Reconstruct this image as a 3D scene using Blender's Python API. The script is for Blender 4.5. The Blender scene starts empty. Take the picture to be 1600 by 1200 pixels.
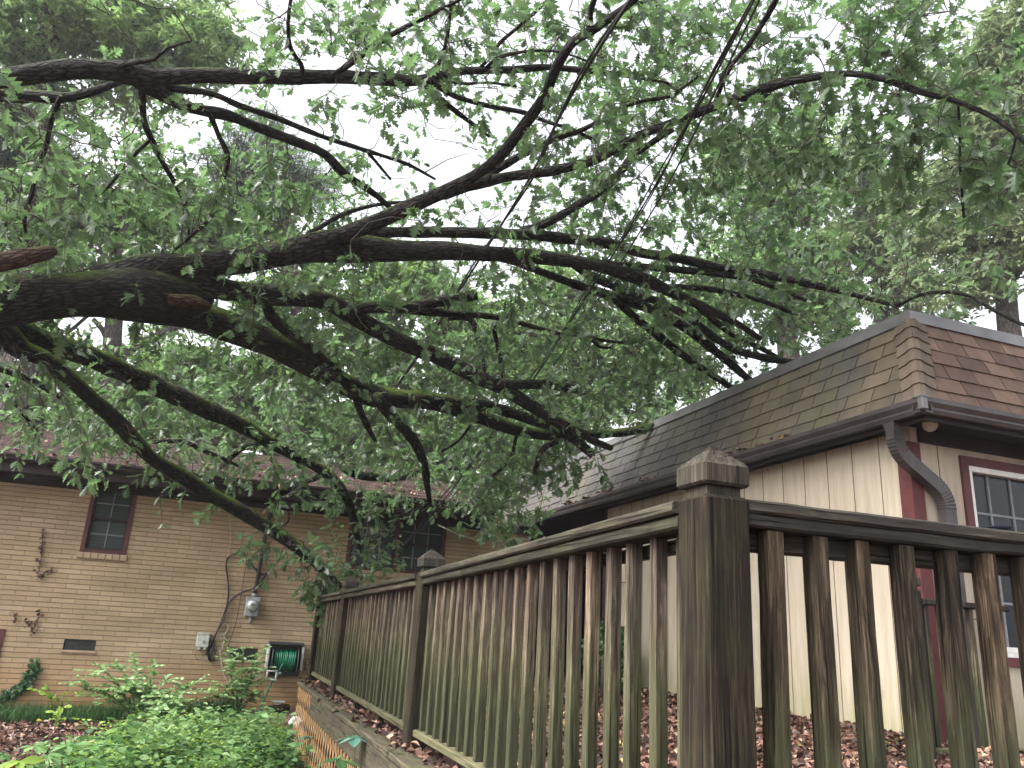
import bpy, math, random
import numpy as np
from mathutils import Vector, Matrix
rng = np.random.default_rng(7); random.seed(7)
R = math.radians
scn = bpy.context.scene
col = scn.collection

# ------------------------------------------------------------------ camera, sky, sun, exposure
F = 1229.52
RT = np.array([0.93689607, -0.34508027, 0.05608356])
UP = np.array([-0.15395707, -0.26321189, 0.95237425])
FW = np.array([0.3138837, 0.90091015, 0.29972973])
cd = bpy.data.cameras.new('camera'); cam = bpy.data.objects.new('camera', cd); col.objects.link(cam)
cam.matrix_world = Matrix(((RT[0], UP[0], -FW[0], 0), (RT[1], UP[1], -FW[1], 0), (RT[2], UP[2], -FW[2], 0), (0, 0, 0, 1)))
cd.sensor_width = 36; cd.lens = 36 * F / 1600; cd.clip_start = 0.05; cd.clip_end = 2000
scn.camera = cam
scn.view_settings.view_transform = 'Standard'; scn.view_settings.look = 'None'
scn.view_settings.exposure = 2.25; scn.view_settings.gamma = 1
scn.cycles.max_bounces = 7; scn.cycles.transparent_max_bounces = 6; scn.cycles.volume_bounces = 0
scn.cycles.use_denoising = True
SUN_EL, SUN_AZ = R(48), R(-98)       # sun on the open left side, behind thick cloud
w = bpy.data.worlds.new('World'); scn.world = w; w.use_nodes = True
nt = w.node_tree; bg = nt.nodes['Background']
sk = nt.nodes.new('ShaderNodeTexSky'); sk.sky_type = 'NISHITA'; sk.sun_disc = False
sk.sun_elevation = SUN_EL; sk.sun_rotation = SUN_AZ; sk.dust_density = 6; sk.air_density = 1.0; sk.ozone_density = 2
hs = nt.nodes.new('ShaderNodeHueSaturation'); hs.inputs['Saturation'].default_value = 0.22   # cloud cover greys the sky
nt.links.new(sk.outputs[0], hs.inputs['Color']); nt.links.new(hs.outputs[0], bg.inputs[0]); bg.inputs[1].default_value = 0.13
sd = bpy.data.lights.new('sun', 'SUN'); sd.energy = 1.1; sd.angle = R(25); sd.color = (1, .97, .93)
so = bpy.data.objects.new('sun', sd); col.objects.link(so)
sdir = Vector((math.sin(SUN_AZ) * math.cos(SUN_EL), math.cos(SUN_AZ) * math.cos(SUN_EL), math.sin(SUN_EL)))
so.rotation_euler = sdir.to_track_quat('Z', 'Y').to_euler(); so.location = (0, 0, 30)

# ------------------------------------------------------------------ measuring helpers (the camera stands at the origin, eye level z = 0)
def ray(x, y):
    d = FW * F + RT * (x - 800) - UP * (y - 600)
    return d / np.linalg.norm(d)
def at(x, y, d): return ray(x, y) * d
def on_x(x, y, X): d = ray(x, y); return d * X / d[0]
def on_y(x, y, Y): d = ray(x, y); return d * Y / d[1]
def on_z(x, y, Z): d = ray(x, y); return d * Z / d[2]
def pix(P):
    P = np.asarray(P, float); c = P @ FW
    return 800 + F * (P @ RT) / c, 600 - F * (P @ UP) / c

# ------------------------------------------------------------------ materials
def new_mat(name):
    m = bpy.data.materials.new(name); m.use_nodes = True
    return m, m.node_tree, m.node_tree.nodes['Principled BSDF']
def N(nt, t, **kw):
    n = nt.nodes.new(t)
    for k, v in kw.items():
        if k in n.inputs: n.inputs[k].default_value = v
        else: setattr(n, k, v)
    return n
def L(nt, a, b): nt.links.new(a, b)
def ramp(nt, fac, stops, interp='LINEAR'):
    r = nt.nodes.new('ShaderNodeValToRGB'); L(nt, fac, r.inputs[0]); r.color_ramp.interpolation = interp
    e = r.color_ramp.elements
    while len(e) < len(stops): e.new(0.5)
    for i, (p, c) in enumerate(stops):
        e[i].position = p; e[i].color = tuple(c) + (1,) if len(c) == 3 else c
    return r.outputs[0]
def mix(nt, fac, a, b, blend='MIX'):
    n = nt.nodes.new('ShaderNodeMix'); n.data_type = 'RGBA'; n.blend_type = blend
    for s, v in ((0, fac), (6, a), (7, b)):
        if isinstance(v, (int, float)): n.inputs[s].default_value = v
        elif isinstance(v, tuple): n.inputs[s].default_value = v + (1,)
        else: L(nt, v, n.inputs[s])
    return n.outputs[2]
def math_(nt, op, a, b=None, c=None, clamp=False):
    n = nt.nodes.new('ShaderNodeMath'); n.operation = op; n.use_clamp = clamp
    for i, v in enumerate((a, b, c)):
        if v is None: continue
        if isinstance(v, (int, float)): n.inputs[i].default_value = v
        else: L(nt, v, n.inputs[i])
    return n.outputs[0]
def coords(nt, scale=(1, 1, 1), kind='Object', rnd=True, off=None):
    t = nt.nodes.new('ShaderNodeTexCoord'); v = t.outputs[kind]
    if rnd:
        oi = nt.nodes.new('ShaderNodeObjectInfo'); cm = nt.nodes.new('ShaderNodeCombineXYZ')
        a = math_(nt, 'MULTIPLY', oi.outputs['Random'], 37.0); L(nt, a, cm.inputs[0]); L(nt, a, cm.inputs[1]); L(nt, a, cm.inputs[2])
        va = nt.nodes.new('ShaderNodeVectorMath'); va.operation = 'ADD'; L(nt, v, va.inputs[0]); L(nt, cm.outputs[0], va.inputs[1]); v = va.outputs[0]
    m = nt.nodes.new('ShaderNodeMapping'); m.inputs['Scale'].default_value = scale
    L(nt, v, m.inputs[0]); return m.outputs[0]
def noise(nt, vec, scale, detail=4, rough=.55, dist=0):
    n = N(nt, 'ShaderNodeTexNoise', Scale=scale, Detail=detail, Roughness=rough, Distortion=dist); L(nt, vec, n.inputs['Vector']); return n.outputs[0]
def bump(nt, h, strength, dist, bs, prev=None):
    b = N(nt, 'ShaderNodeBump', Strength=strength, Distance=dist); L(nt, h, b.inputs['Height'])
    if prev: L(nt, prev, b.inputs['Normal'])
    if bs: L(nt, b.outputs[0], bs.inputs['Normal'])
    return b.outputs[0]
def attr(nt, name):
    a = nt.nodes.new('ShaderNodeAttribute'); a.attribute_name = name; return a.outputs['Fac']
def pos_sep(nt):
    g = nt.nodes.new('ShaderNodeNewGeometry'); s = nt.nodes.new('ShaderNodeSeparateXYZ'); L(nt, g.outputs['Position'], s.inputs[0]); return s.outputs, g

def plain(name, c, rough=.6, metal=0, var=.25, scale=20, spec=.4):
    m, nt, b = new_mat(name)
    n = noise(nt, coords(nt), scale, 5, .6)
    L(nt, ramp(nt, n, [(.25, tuple(x * (1 - var) for x in c)), (.75, tuple(min(1, x * (1 + var)) for x in c))]), b.inputs['Base Color'])
    b.inputs['Roughness'].default_value = rough; b.inputs['Metallic'].default_value = metal
    b.inputs['Specular IOR Level'].default_value = spec
    bump(nt, n, .15, .003, b)
    return m

def wood(name, axis=2, tones=((.055, .045, .035), (.16, .13, .1), (.29, .25, .2)), algae=0.0, fine=1.0, height=None, gcols=((.03, .034, .012), (.095, .10, .042), (.21, .21, .11))):
    """weathered timber: grain stretched along the board's own axis, flat-sawn figure, checks, algae"""
    m, nt, b = new_mat(name)
    def st(across, along):
        q = [across * fine] * 3; q[axis] = along; return tuple(q)
    wob = noise(nt, coords(nt, st(5, 1.3)), 1.0, 3, .5)
    v = coords(nt, st(1, .045))
    va = nt.nodes.new('ShaderNodeVectorMath'); va.operation = 'ADD'; cb = nt.nodes.new('ShaderNodeCombineXYZ')
    sh = math_(nt, 'MULTIPLY', wob, .075)
    for i in range(3):
        if i != axis: L(nt, sh, cb.inputs[i])
    L(nt, v, va.inputs[0]); L(nt, cb.outputs[0], va.inputs[1])
    fig = noise(nt, va.outputs[0], 62, 5, .72, .25)
    fib = noise(nt, coords(nt, st(420, 9)), 1.0, 4, .7)
    blot = noise(nt, coords(nt, st(16, 2.2)), 1.0, 5, .65)
    gg = math_(nt, 'ADD', math_(nt, 'MULTIPLY', fig, .62), math_(nt, 'ADD', math_(nt, 'MULTIPLY', fib, .2), math_(nt, 'MULTIPLY', blot, .18)))
    c = ramp(nt, gg, [(.34, tones[0]), (.5, tones[1]), (.64, tones[2])])
    c = mix(nt, ramp(nt, blot, [(.42, (0, 0, 0)), (.68, (.75, .75, .75))]), c, mix(nt, .6, c, tuple(x * .8 for x in tones[0])))
    oi = nt.nodes.new('ShaderNodeObjectInfo')
    c = mix(nt, 1.0, c, ramp(nt, oi.outputs['Random'], [(0, (.52, .53, .52)), (.3, (1.15, 1.12, 1.0)), (.6, (.78, .77, .76)), (1, (1.3, 1.2, 1.08))]), 'MULTIPLY')
    if height:      # algae band and damp foot, measured on the stick itself
        t = nt.nodes.new('ShaderNodeTexCoord'); sp = nt.nodes.new('ShaderNodeSeparateXYZ'); L(nt, t.outputs['Object'], sp.inputs[0])
        w2 = noise(nt, coords(nt, (55, 55, 3.0)), 1.0, 5, .7)
        hz = math_(nt, 'ADD', math_(nt, 'DIVIDE', sp.outputs[2], height), math_(nt, 'MULTIPLY', math_(nt, 'SUBTRACT', w2, .5), 1.15))
        green = ramp(nt, hz, [(0.0, (.7, .7, .7)), (.34, (.8, .8, .8)), (.58, (.25, .25, .25)), (.78, (.0, .0, .0))])
        gcol = ramp(nt, gg, [(.36, gcols[0]), (.5, gcols[1]), (.62, gcols[2])])
        c = mix(nt, green, c, gcol)
        foot = ramp(nt, hz, [(.18, (1, 1, 1)), (.42, (.6, .6, .6)), (.56, (0, 0, 0))])
        c = mix(nt, math_(nt, 'MULTIPLY', foot, .8), c, (.026, .027, .017))
    elif algae:
        al = ramp(nt, noise(nt, coords(nt, (5, 5, 5)), 1.0, 5, .65), [(.45, (0, 0, 0)), (.7, (1, 1, 1))])
        c = mix(nt, math_(nt, 'MULTIPLY', al, algae), c, (.1, .11, .045))
    ck = ramp(nt, noise(nt, coords(nt, st(130, 1.6)), 1.0, 2, .5), [(.34, (.25, .25, .25)), (.40, (1, 1, 1))])     # drying checks
    c = mix(nt, 1.0, c, ck, 'MULTIPLY')
    L(nt, c, b.inputs['Base Color']); b.inputs['Roughness'].default_value = .85; b.inputs['Specular IOR Level'].default_value = .12
    h = math_(nt, 'ADD', gg, math_(nt, 'MULTIPLY', ck, .12))
    bump(nt, h, .55, .008, b)
    return m

def leaf_mat(name, c0, c1, trans, gloss=.25, tr=.5, rough=.42):
    m, nt, b = new_mat(name)
    r = attr(nt, 'rnd')
    c = ramp(nt, r, [(0, c0), (.93, c1), (1, tuple(min(1, x * 1.25) for x in c1))])
    L(nt, c, b.inputs['Base Color']); b.inputs['Roughness'].default_value = rough; b.inputs['Specular IOR Level'].default_value = gloss
    tb = nt.nodes.new('ShaderNodeBsdfTranslucent')
    L(nt, ramp(nt, r, [(0, tuple(x * .75 for x in trans)), (1, tuple(min(1, x * 1.2) for x in trans))]), tb.inputs[0])
    mx = nt.nodes.new('ShaderNodeMixShader'); mx.inputs[0].default_value = tr
    L(nt, b.outputs[0], mx.inputs[1]); L(nt, tb.outputs[0], mx.inputs[2])
    L(nt, mx.outputs[0], nt.nodes['Material Output'].inputs[0])
    return m

def bark_mat(name, dark, light, moss=.7, scale=1.0, patch=None):
    m, nt, b = new_mat(name)
    uv = nt.nodes.new('ShaderNodeUVMap'); uv.uv_map = 'UVMap'
    mp = nt.nodes.new('ShaderNodeMapping'); mp.inputs['Scale'].default_value = (44 * scale, 9 * scale, 1); L(nt, uv.outputs[0], mp.inputs[0])
    vo = N(nt, 'ShaderNodeTexVoronoi', Scale=1.0); vo.feature = 'DISTANCE_TO_EDGE'
    nz = N(nt, 'ShaderNodeTexNoise', Scale=1.2, Detail=4); L(nt, mp.outputs[0], nz.inputs['Vector'])
    va = nt.nodes.new('ShaderNodeVectorMath'); va.operation = 'ADD'; L(nt, mp.outputs[0], va.inputs[0]); L(nt, nz.outputs['Color'], va.inputs[1]); L(nt, va.outputs[0], vo.inputs['Vector'])
    plates = ramp(nt, vo.outputs['Distance'], [(0, (0, 0, 0)), (.28, (1, 1, 1))])
    fine = noise(nt, coords(nt, (1, 1, 1), rnd=False), 60 * scale, 5, .7)
    h = math_(nt, 'ADD', math_(nt, 'MULTIPLY', plates, .7), math_(nt, 'MULTIPLY', fine, .3))
    c = ramp(nt, h, [(.12, dark), (.55, tuple((a + b_) / 2 for a, b_ in zip(dark, light))), (.95, light)])
    if patch: c = mix(nt, ramp(nt, noise(nt, coords(nt, (1, 1, 1), rnd=False), 5, 5, .6), [(.5, (0, 0, 0)), (.62, (1, 1, 1))]), c, patch)
    if moss:
        g = nt.nodes.new('ShaderNodeNewGeometry'); sp = nt.nodes.new('ShaderNodeSeparateXYZ'); L(nt, g.outputs['Normal'], sp.inputs[0])
        up = ramp(nt, sp.outputs[2], [((.25 if moss < 1 else -.1), (0, 0, 0)), ((.85 if moss < 1 else .6), (1, 1, 1))])
        mn = ramp(nt, noise(nt, coords(nt, (1, 1, 1), rnd=False), 2.3, 6, .65), [((.42 if moss < 1 else .36), (0, 0, 0)), ((.62 if moss < 1 else .5), (1, 1, 1))])
        c = mix(nt, math_(nt, 'MULTIPLY', math_(nt, 'MULTIPLY', up, mn), min(moss, 1)), c, mix(nt, fine, (.05, .085, .012), (.20, .27, .04)))
    L(nt, c, b.inputs['Base Color']); b.inputs['Roughness'].default_value = .85; b.inputs['Specular IOR Level'].default_value = .2
    bump(nt, h, 1.0, .04, b)
    return m

def brick_mat():
    m, nt, b = new_mat('buff_brick')
    v = nt.nodes.new('ShaderNodeTexCoord'); sp = nt.nodes.new('ShaderNodeSeparateXYZ'); L(nt, v.outputs['Object'], sp.inputs[0])
    cm = nt.nodes.new('ShaderNodeCombineXYZ'); L(nt, math_(nt, 'ADD', sp.outputs[0], sp.outputs[1]), cm.inputs[0]); L(nt, sp.outputs[2], cm.inputs[1])
    wob = N(nt, 'ShaderNodeTexNoise', Scale=9, Detail=3); L(nt, cm.outputs[0], wob.inputs['Vector'])
    vm = nt.nodes.new('ShaderNodeVectorMath'); vm.operation = 'MULTIPLY_ADD'; L(nt, wob.outputs['Color'], vm.inputs[0]); vm.inputs[1].default_value = (.008, .008, 0); L(nt, cm.outputs[0], vm.inputs[2])
    br = N(nt, 'ShaderNodeTexBrick', Scale=1.0, **{'Mortar Size': .006, 'Mortar Smooth': .35, 'Bias': 0.0, 'Brick Width': .30, 'Row Height': .0665})
    br.offset = .5; br.offset_frequency = 2; L(nt, vm.outputs[0], br.inputs['Vector'])
    br.inputs['Color1'].default_value = (0, 0, 0, 1); br.inputs['Color2'].default_value = (1, 1, 1, 1); br.inputs['Mortar'].default_value = (.5, .5, .5, 1)
    var = nt.nodes.new('ShaderNodeRGBToBW'); L(nt, br.outputs['Color'], var.inputs[0])
    c = ramp(nt, var.outputs[0], [(0, (.37, .28, .185)), (.35, (.385, .292, .195)), (.7, (.40, .305, .205)), (1, (.44, .345, .24))])
    fn = noise(nt, coords(nt, (1, 1, 1), rnd=False), 70, 4, .7)
    c = mix(nt, .5, c, mix(nt, 1.0, c, ramp(nt, fn, [(.3, (.55, .52, .5)), (.7, (1.3, 1.3, 1.3))]), 'MULTIPLY'))
    pn = noise(nt, coords(nt, (.6, .6, 1.6), rnd=False), 1.3, 5, .6)
    c = mix(nt, 1.0, c, ramp(nt, pn, [(.3, (.7, .68, .66)), (.7, (1.15, 1.13, 1.08))]), 'MULTIPLY')
    g, _ = pos_sep(nt)      # clay splash from rain along the foot of the wall
    foot = math_(nt, 'ADD', g[2], math_(nt, 'MULTIPLY', math_(nt, 'SUBTRACT', pn, .5), .7))
    fr = nt.nodes.new('ShaderNodeMapRange'); L(nt, foot, fr.inputs[0]); fr.inputs[1].default_value = -.5; fr.inputs[2].default_value = -1.35
    c = mix(nt, math_(nt, 'MULTIPLY', fr.outputs[0], .6), c, (.36, .19, .07))
    dk = nt.nodes.new('ShaderNodeMapRange'); L(nt, foot, dk.inputs[0]); dk.inputs[1].default_value = -1.1; dk.inputs[2].default_value = -1.5
    c = mix(nt, math_(nt, 'MULTIPLY', dk.outputs[0], .5), c, (.12, .10, .05))
    mort = br.outputs['Fac']
    c = mix(nt, math_(nt, 'MULTIPLY', mort, .3), c, (.16, .115, .08))
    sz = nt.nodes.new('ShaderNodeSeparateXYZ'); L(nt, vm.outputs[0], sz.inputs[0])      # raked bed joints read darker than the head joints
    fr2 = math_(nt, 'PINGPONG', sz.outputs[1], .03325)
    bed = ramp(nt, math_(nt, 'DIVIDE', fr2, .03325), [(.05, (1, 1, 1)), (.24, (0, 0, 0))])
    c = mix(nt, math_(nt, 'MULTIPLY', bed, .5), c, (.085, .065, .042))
    L(nt, c, b.inputs['Base Color']); b.inputs['Roughness'].default_value = .9; b.inputs['Specular IOR Level'].default_value = .2
    h = math_(nt, 'SUBTRACT', math_(nt, 'MULTIPLY', fn, .3), mort)
    bump(nt, h, .9, .012, b)
    return m

def siding_mat():
    m, nt, b = new_mat('cream_siding')
    g, geo = pos_sep(nt)
    st = noise(nt, coords(nt, (14, 14, 1.1), rnd=False), 1.0, 6, .65)
    gr = noise(nt, coords(nt, (90, 90, 5), rnd=False), 1.0, 3, .6)
    c = ramp(nt, st, [(.3, (.34, .29, .22)), (.55, (.42, .365, .285)), (.8, (.46, .405, .32))])
    c = mix(nt, .25, c, mix(nt, 1.0, c, ramp(nt, gr, [(.35, (.7, .66, .6)), (.65, (1.1, 1.1, 1.1))]), 'MULTIPLY'))
    foot = math_(nt, 'ADD', g[2], math_(nt, 'MULTIPLY', math_(nt, 'SUBTRACT', st, .5), .9))
    fr = nt.nodes.new('ShaderNodeMapRange'); L(nt, foot, fr.inputs[0]); fr.inputs[1].default_value = -.05; fr.inputs[2].default_value = -.72
    c = mix(nt, math_(nt, 'MULTIPLY', fr.outputs[0], .75), c, (.2, .2, .085))
    sp = ramp(nt, noise(nt, coords(nt, (1, 1, .5), rnd=False), 7, 6, .75), [(.60, (0, 0, 0)), (.70, (1, 1, 1))])
    c = mix(nt, math_(nt, 'MULTIPLY', sp, .45), c, (.2, .14, .09))
    L(nt, c, b.inputs['Base Color']); b.inputs['Roughness'].default_value = .7; b.inputs['Specular IOR Level'].default_value = .3
    bump(nt, gr, .3, .003, b)
    return m

def shingle_mat(name, tones, stain):
    m, nt, b = new_mat(name)
    r = attr(nt, 'rnd')
    c = ramp(nt, r, [(0, tones[0]), (.5, tones[1]), (1, tones[2])])
    gr = noise(nt, coords(nt, (1, 1, 1), rnd=False), 260, 3, .8)
    c = mix(nt, 1.0, c, ramp(nt, gr, [(.3, (.55, .55, .55)), (.7, (1.5, 1.45, 1.4))]), 'MULTIPLY')
    bl = noise(nt, coords(nt, (1, 1, .35), rnd=False), 5.5, 6, .7)
    c = mix(nt, 1.0, c, ramp(nt, bl, [(.3, (.66, .66, .67)), (.7, (1.2, 1.17, 1.12))]), 'MULTIPLY')
    if stain:
        g, _ = pos_sep(nt)
        s = noise(nt, coords(nt, (1.0, 1.15, .12), rnd=False), 1.0, 4, .6)
        c = mix(nt, math_(nt, 'MULTIPLY', ramp(nt, s, [(.42, (0, 0, 0)), (.6, (1, 1, 1))]), .8), c, (.055, .052, .05))
        yr = nt.nodes.new('ShaderNodeMapRange'); L(nt, math_(nt, 'ADD', g[1], math_(nt, 'MULTIPLY', s, 1.2)), yr.inputs[0]); yr.inputs[1].default_value = 6.0; yr.inputs[2].default_value = 8.2
        c = mix(nt, math_(nt, 'MULTIPLY', yr.outputs[0], .85), c, mix(nt, gr, (.035, .035, .036), (.085, .08, .078)))
        s2 = noise(nt, coords(nt, (1.3, 2.2, .5), rnd=False), 1.0, 4, .6)
        c = mix(nt, math_(nt, 'MULTIPLY', ramp(nt, s2, [(.45, (0, 0, 0)), (.65, (1, 1, 1))]), .3), c, (.11, .105, .04))
    L(nt, c, b.inputs['Base Color']); b.inputs['Roughness'].default_value = .85; b.inputs['Specular IOR Level'].default_value = .25
    bump(nt, gr, .5, .004, b)
    return m

def soil_mat(name, a, b_, c_):
    m, nt, b = new_mat(name)
    n = noise(nt, coords(nt, rnd=False), 3.5, 9, .75); n2 = noise(nt, coords(nt, rnd=False), 40, 5, .7)
    c = mix(nt, .5, ramp(nt, n, [(.3, a), (.5, b_), (.7, c_)]), ramp(nt, n2, [(.35, a), (.65, c_)]))
    L(nt, c, b.inputs['Base Color']); b.inputs['Roughness'].default_value = .95; bump(nt, n2, .8, .02, b)
    return m

def glass_mat(name, c=(.02, .025, .028)):
    m, nt, b = new_mat(name)
    b.inputs['Base Color'].default_value = c + (1,); b.inputs['Roughness'].default_value = .12; b.inputs['Specular IOR Level'].default_value = .22
    n = noise(nt, coords(nt), 2.0, 2, .5); bump(nt, n, .05, .01, b)
    return m

M = {}
M['brick'] = brick_mat(); M['siding'] = siding_mat()
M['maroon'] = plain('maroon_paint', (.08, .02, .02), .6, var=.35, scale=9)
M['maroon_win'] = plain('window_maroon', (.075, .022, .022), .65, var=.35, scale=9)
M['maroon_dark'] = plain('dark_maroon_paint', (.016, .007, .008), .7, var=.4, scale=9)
M['gutter'] = plain('dark_brown_gutter', (.055, .047, .046), .38, .3, .45, 5)
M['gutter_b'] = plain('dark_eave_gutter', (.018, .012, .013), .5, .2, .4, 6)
M['flash'] = plain('grey_metal_flashing', (.17, .165, .165), .4, .6, .35, 3)
M['white'] = plain('white_vinyl', (.62, .62, .58), .5, var=.1)
M['muntin'] = plain('grey_muntin', (.16, .17, .18), .5)
M['glass'] = glass_mat('window_glass'); M['glass_g'] = glass_mat('window_glass_green', (.03, .045, .04))
M['blind'] = plain('blind_slats', (.022, .027, .025), .6)
M['greybox'] = plain('grey_enamel', (.27, .28, .28), .45, .2, .25, 14)
M['chrome'] = plain('meter_glass', (.5, .52, .53), .15, .5, .1)
M['lcd'] = plain('meter_display', (.1, .14, .1), .3)
M['black'] = plain('black_rubber', (.018, .016, .018), .55, var=.4)
M['cord'] = plain('brown_cord', (.10, .06, .045), .6)
M['hosewhite'] = plain('pale_cord', (.4, .36, .3), .6)
M['hose'] = plain('green_hose', (.012, .16, .085), .35, var=.3)
M['reel'] = plain('dark_reel', (.03, .035, .035), .5); M['reelpale'] = plain('pale_reel_plastic', (.42, .44, .4), .5, var=.35)
M['lamp'] = plain('cream_lamp', (.55, .52, .42), .5, var=.2)
M['sill'] = plain('brick_sill', (.34, .25, .17), .8, var=.25, scale=8)
M['groove_shade'] = plain('groove_shade_paint', (.13, .10, .075), .9)  # dark colour painting the shade inside the siding grooves
M['screen'] = plain('vent_screen', (.05, .055, .05), .6)
M['post'] = wood('dark_post_timber', 2, ((.004, .0035, .003), (.021, .0165, .012), (.085, .065, .042)), .1, fine=1.5)
M['postx'] = wood('post_cap_timber', 2, ((.016, .014, .012), (.042, .036, .031), (.125, .113, .098)), .1)
M['raily'] = wood('rail_timber_long', 1, ((.015, .0135, .011), (.046, .041, .034), (.115, .105, .086)), .25)
M['railx'] = wood('rail_timber_cross', 0, ((.012, .011, .011), (.032, .03, .029), (.085, .078, .07)), .1)
M['botrail'] = wood('lower_rail_timber', 1, ((.04, .037, .025), (.10, .095, .062), (.18, .17, .115)), .5)
M['bal'] = wood('baluster_timber', 2, ((.012, .009, .008), (.085, .066, .054), (.27, .225, .18)), height=1.1)
M['bal2'] = wood('brown_shaded_baluster_timber', 2, ((.006, .0045, .0035), (.038, .029, .021), (.15, .115, .083)), height=.82, gcols=((.025, .028, .012), (.07, .075, .035), (.15, .15, .09)))  # browner wood for the right run, its backlit shade painted into darker tones
M['cap'] = wood('ledge_timber', 1, ((.03, .027, .022), (.075, .066, .052), (.15, .13, .1)), .5)
M['lattice'] = plain('lattice_wood', (.42, .25, .12), .75, var=.45, scale=14)
M['bark'] = bark_mat('oak_bark', (.008, .0075, .0072), (.055, .05, .046), .95)
M['barkmoss'] = bark_mat('mossy_oak_bark', (.008, .0075, .0072), (.055, .05, .046), 1.6)
M['barkfar'] = bark_mat('distant_bark', (.05, .042, .036), (.17, .15, .13), 0, .6)
M['lichen'] = bark_mat('lichen_bark', (.07, .065, .045), (.3, .3, .22), .3)
M['barkred'] = bark_mat('bare_red_bark', (.02, .010, .007), (.12, .066, .045), .9)
M['cutwood'] = plain('cut_wood', (.34, .2, .11), .8)
M['oakleaf'] = leaf_mat('oak_leaf', (.034, .068, .033), (.125, .178, .095), (.155, .265, .10), .6, .46, .3)
M['treeleaf'] = leaf_mat('tree_leaf', (.11, .175, .075), (.22, .31, .13), (.25, .39, .13), .3, .5)
M['paleleaf'] = leaf_mat('pale_tree_leaf', (.12, .17, .08), (.25, .31, .16), (.24, .33, .15), .3, .45)
M['brightleaf'] = leaf_mat('bright_tree_leaf', (.09, .16, .05), (.2, .30, .09), (.24, .38, .10), .3, .5)
M['needle'] = leaf_mat('pine_needle', (.06, .095, .06), (.11, .155, .09), (.1, .16, .08), .3, .3)
M['coverleaf'] = leaf_mat('ground_cover_leaf', (.035, .09, .03), (.2, .33, .13), (.16, .32, .09), .2, .35, .6)
M['limeleaf'] = leaf_mat('lime_leaf', (.16, .27, .04), (.3, .42, .08), (.35, .5, .08), .4, .4)
M['blueleaf'] = leaf_mat('blue_green_leaf', (.07, .19, .15), (.15, .32, .25), (.1, .25, .15), .4, .3)
M['shrubleaf'] = leaf_mat('shrub_leaf', (.10, .20, .07), (.30, .43, .19), (.24, .42, .13), .4, .4)
M['ivyleaf'] = leaf_mat('ivy_leaf', (.02, .06, .02), (.06, .13, .045), (.06, .14, .03), .5, .2)
M['grassblade'] = leaf_mat('grass_blade', (.02, .055, .018), (.055, .12, .035), (.06, .14, .03), .3, .3)
M['stem'] = plain('green_stem', (.09, .12, .04), .7); M['twig'] = plain('brown_twig', (.05, .037, .028), .8)
def litter_mat():
    m, nt, b = new_mat('dead_leaf'); r = attr(nt, 'rnd')
    L(nt, ramp(nt, r, [(0, (.022, .011, .009)), (.35, (.065, .029, .021)), (.7, (.13, .062, .043)), (.9, (.24, .13, .09)), (.985, (.38, .26, .18)), (1, (.5, .38, .06))]), b.inputs['Base Color'])
    b.inputs['Roughness'].default_value = .6; return m
M['litter'] = litter_mat()
M['soil'] = soil_mat('garden_soil', (.02, .012, .009), (.07, .035, .025), (.15, .075, .05))
M['yard'] = soil_mat('leafy_yard_soil', (.025, .014, .011), (.07, .035, .027), (.14, .08, .06))
M['shingle_side'] = shingle_mat('olive_brown_shingles', ((.095, .078, .056), (.128, .104, .072), (.165, .134, .09)), True)
M['shingle_front'] = shingle_mat('red_brown_shingles', ((.09, .062, .05), (.14, .094, .075), (.18, .124, .1)), False)
M['shingle_hip'] = shingle_mat('hip_shingles', ((.10, .08, .065), (.125, .10, .08), (.15, .12, .095)), False)
M['shingle_roof'] = shingle_mat('weathered_roof_shingles', ((.05, .034, .03), (.09, .062, .055), (.13, .092, .082)), False)
M['terracotta'] = plain('terracotta_roof', (.36, .16, .10), .8)

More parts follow.
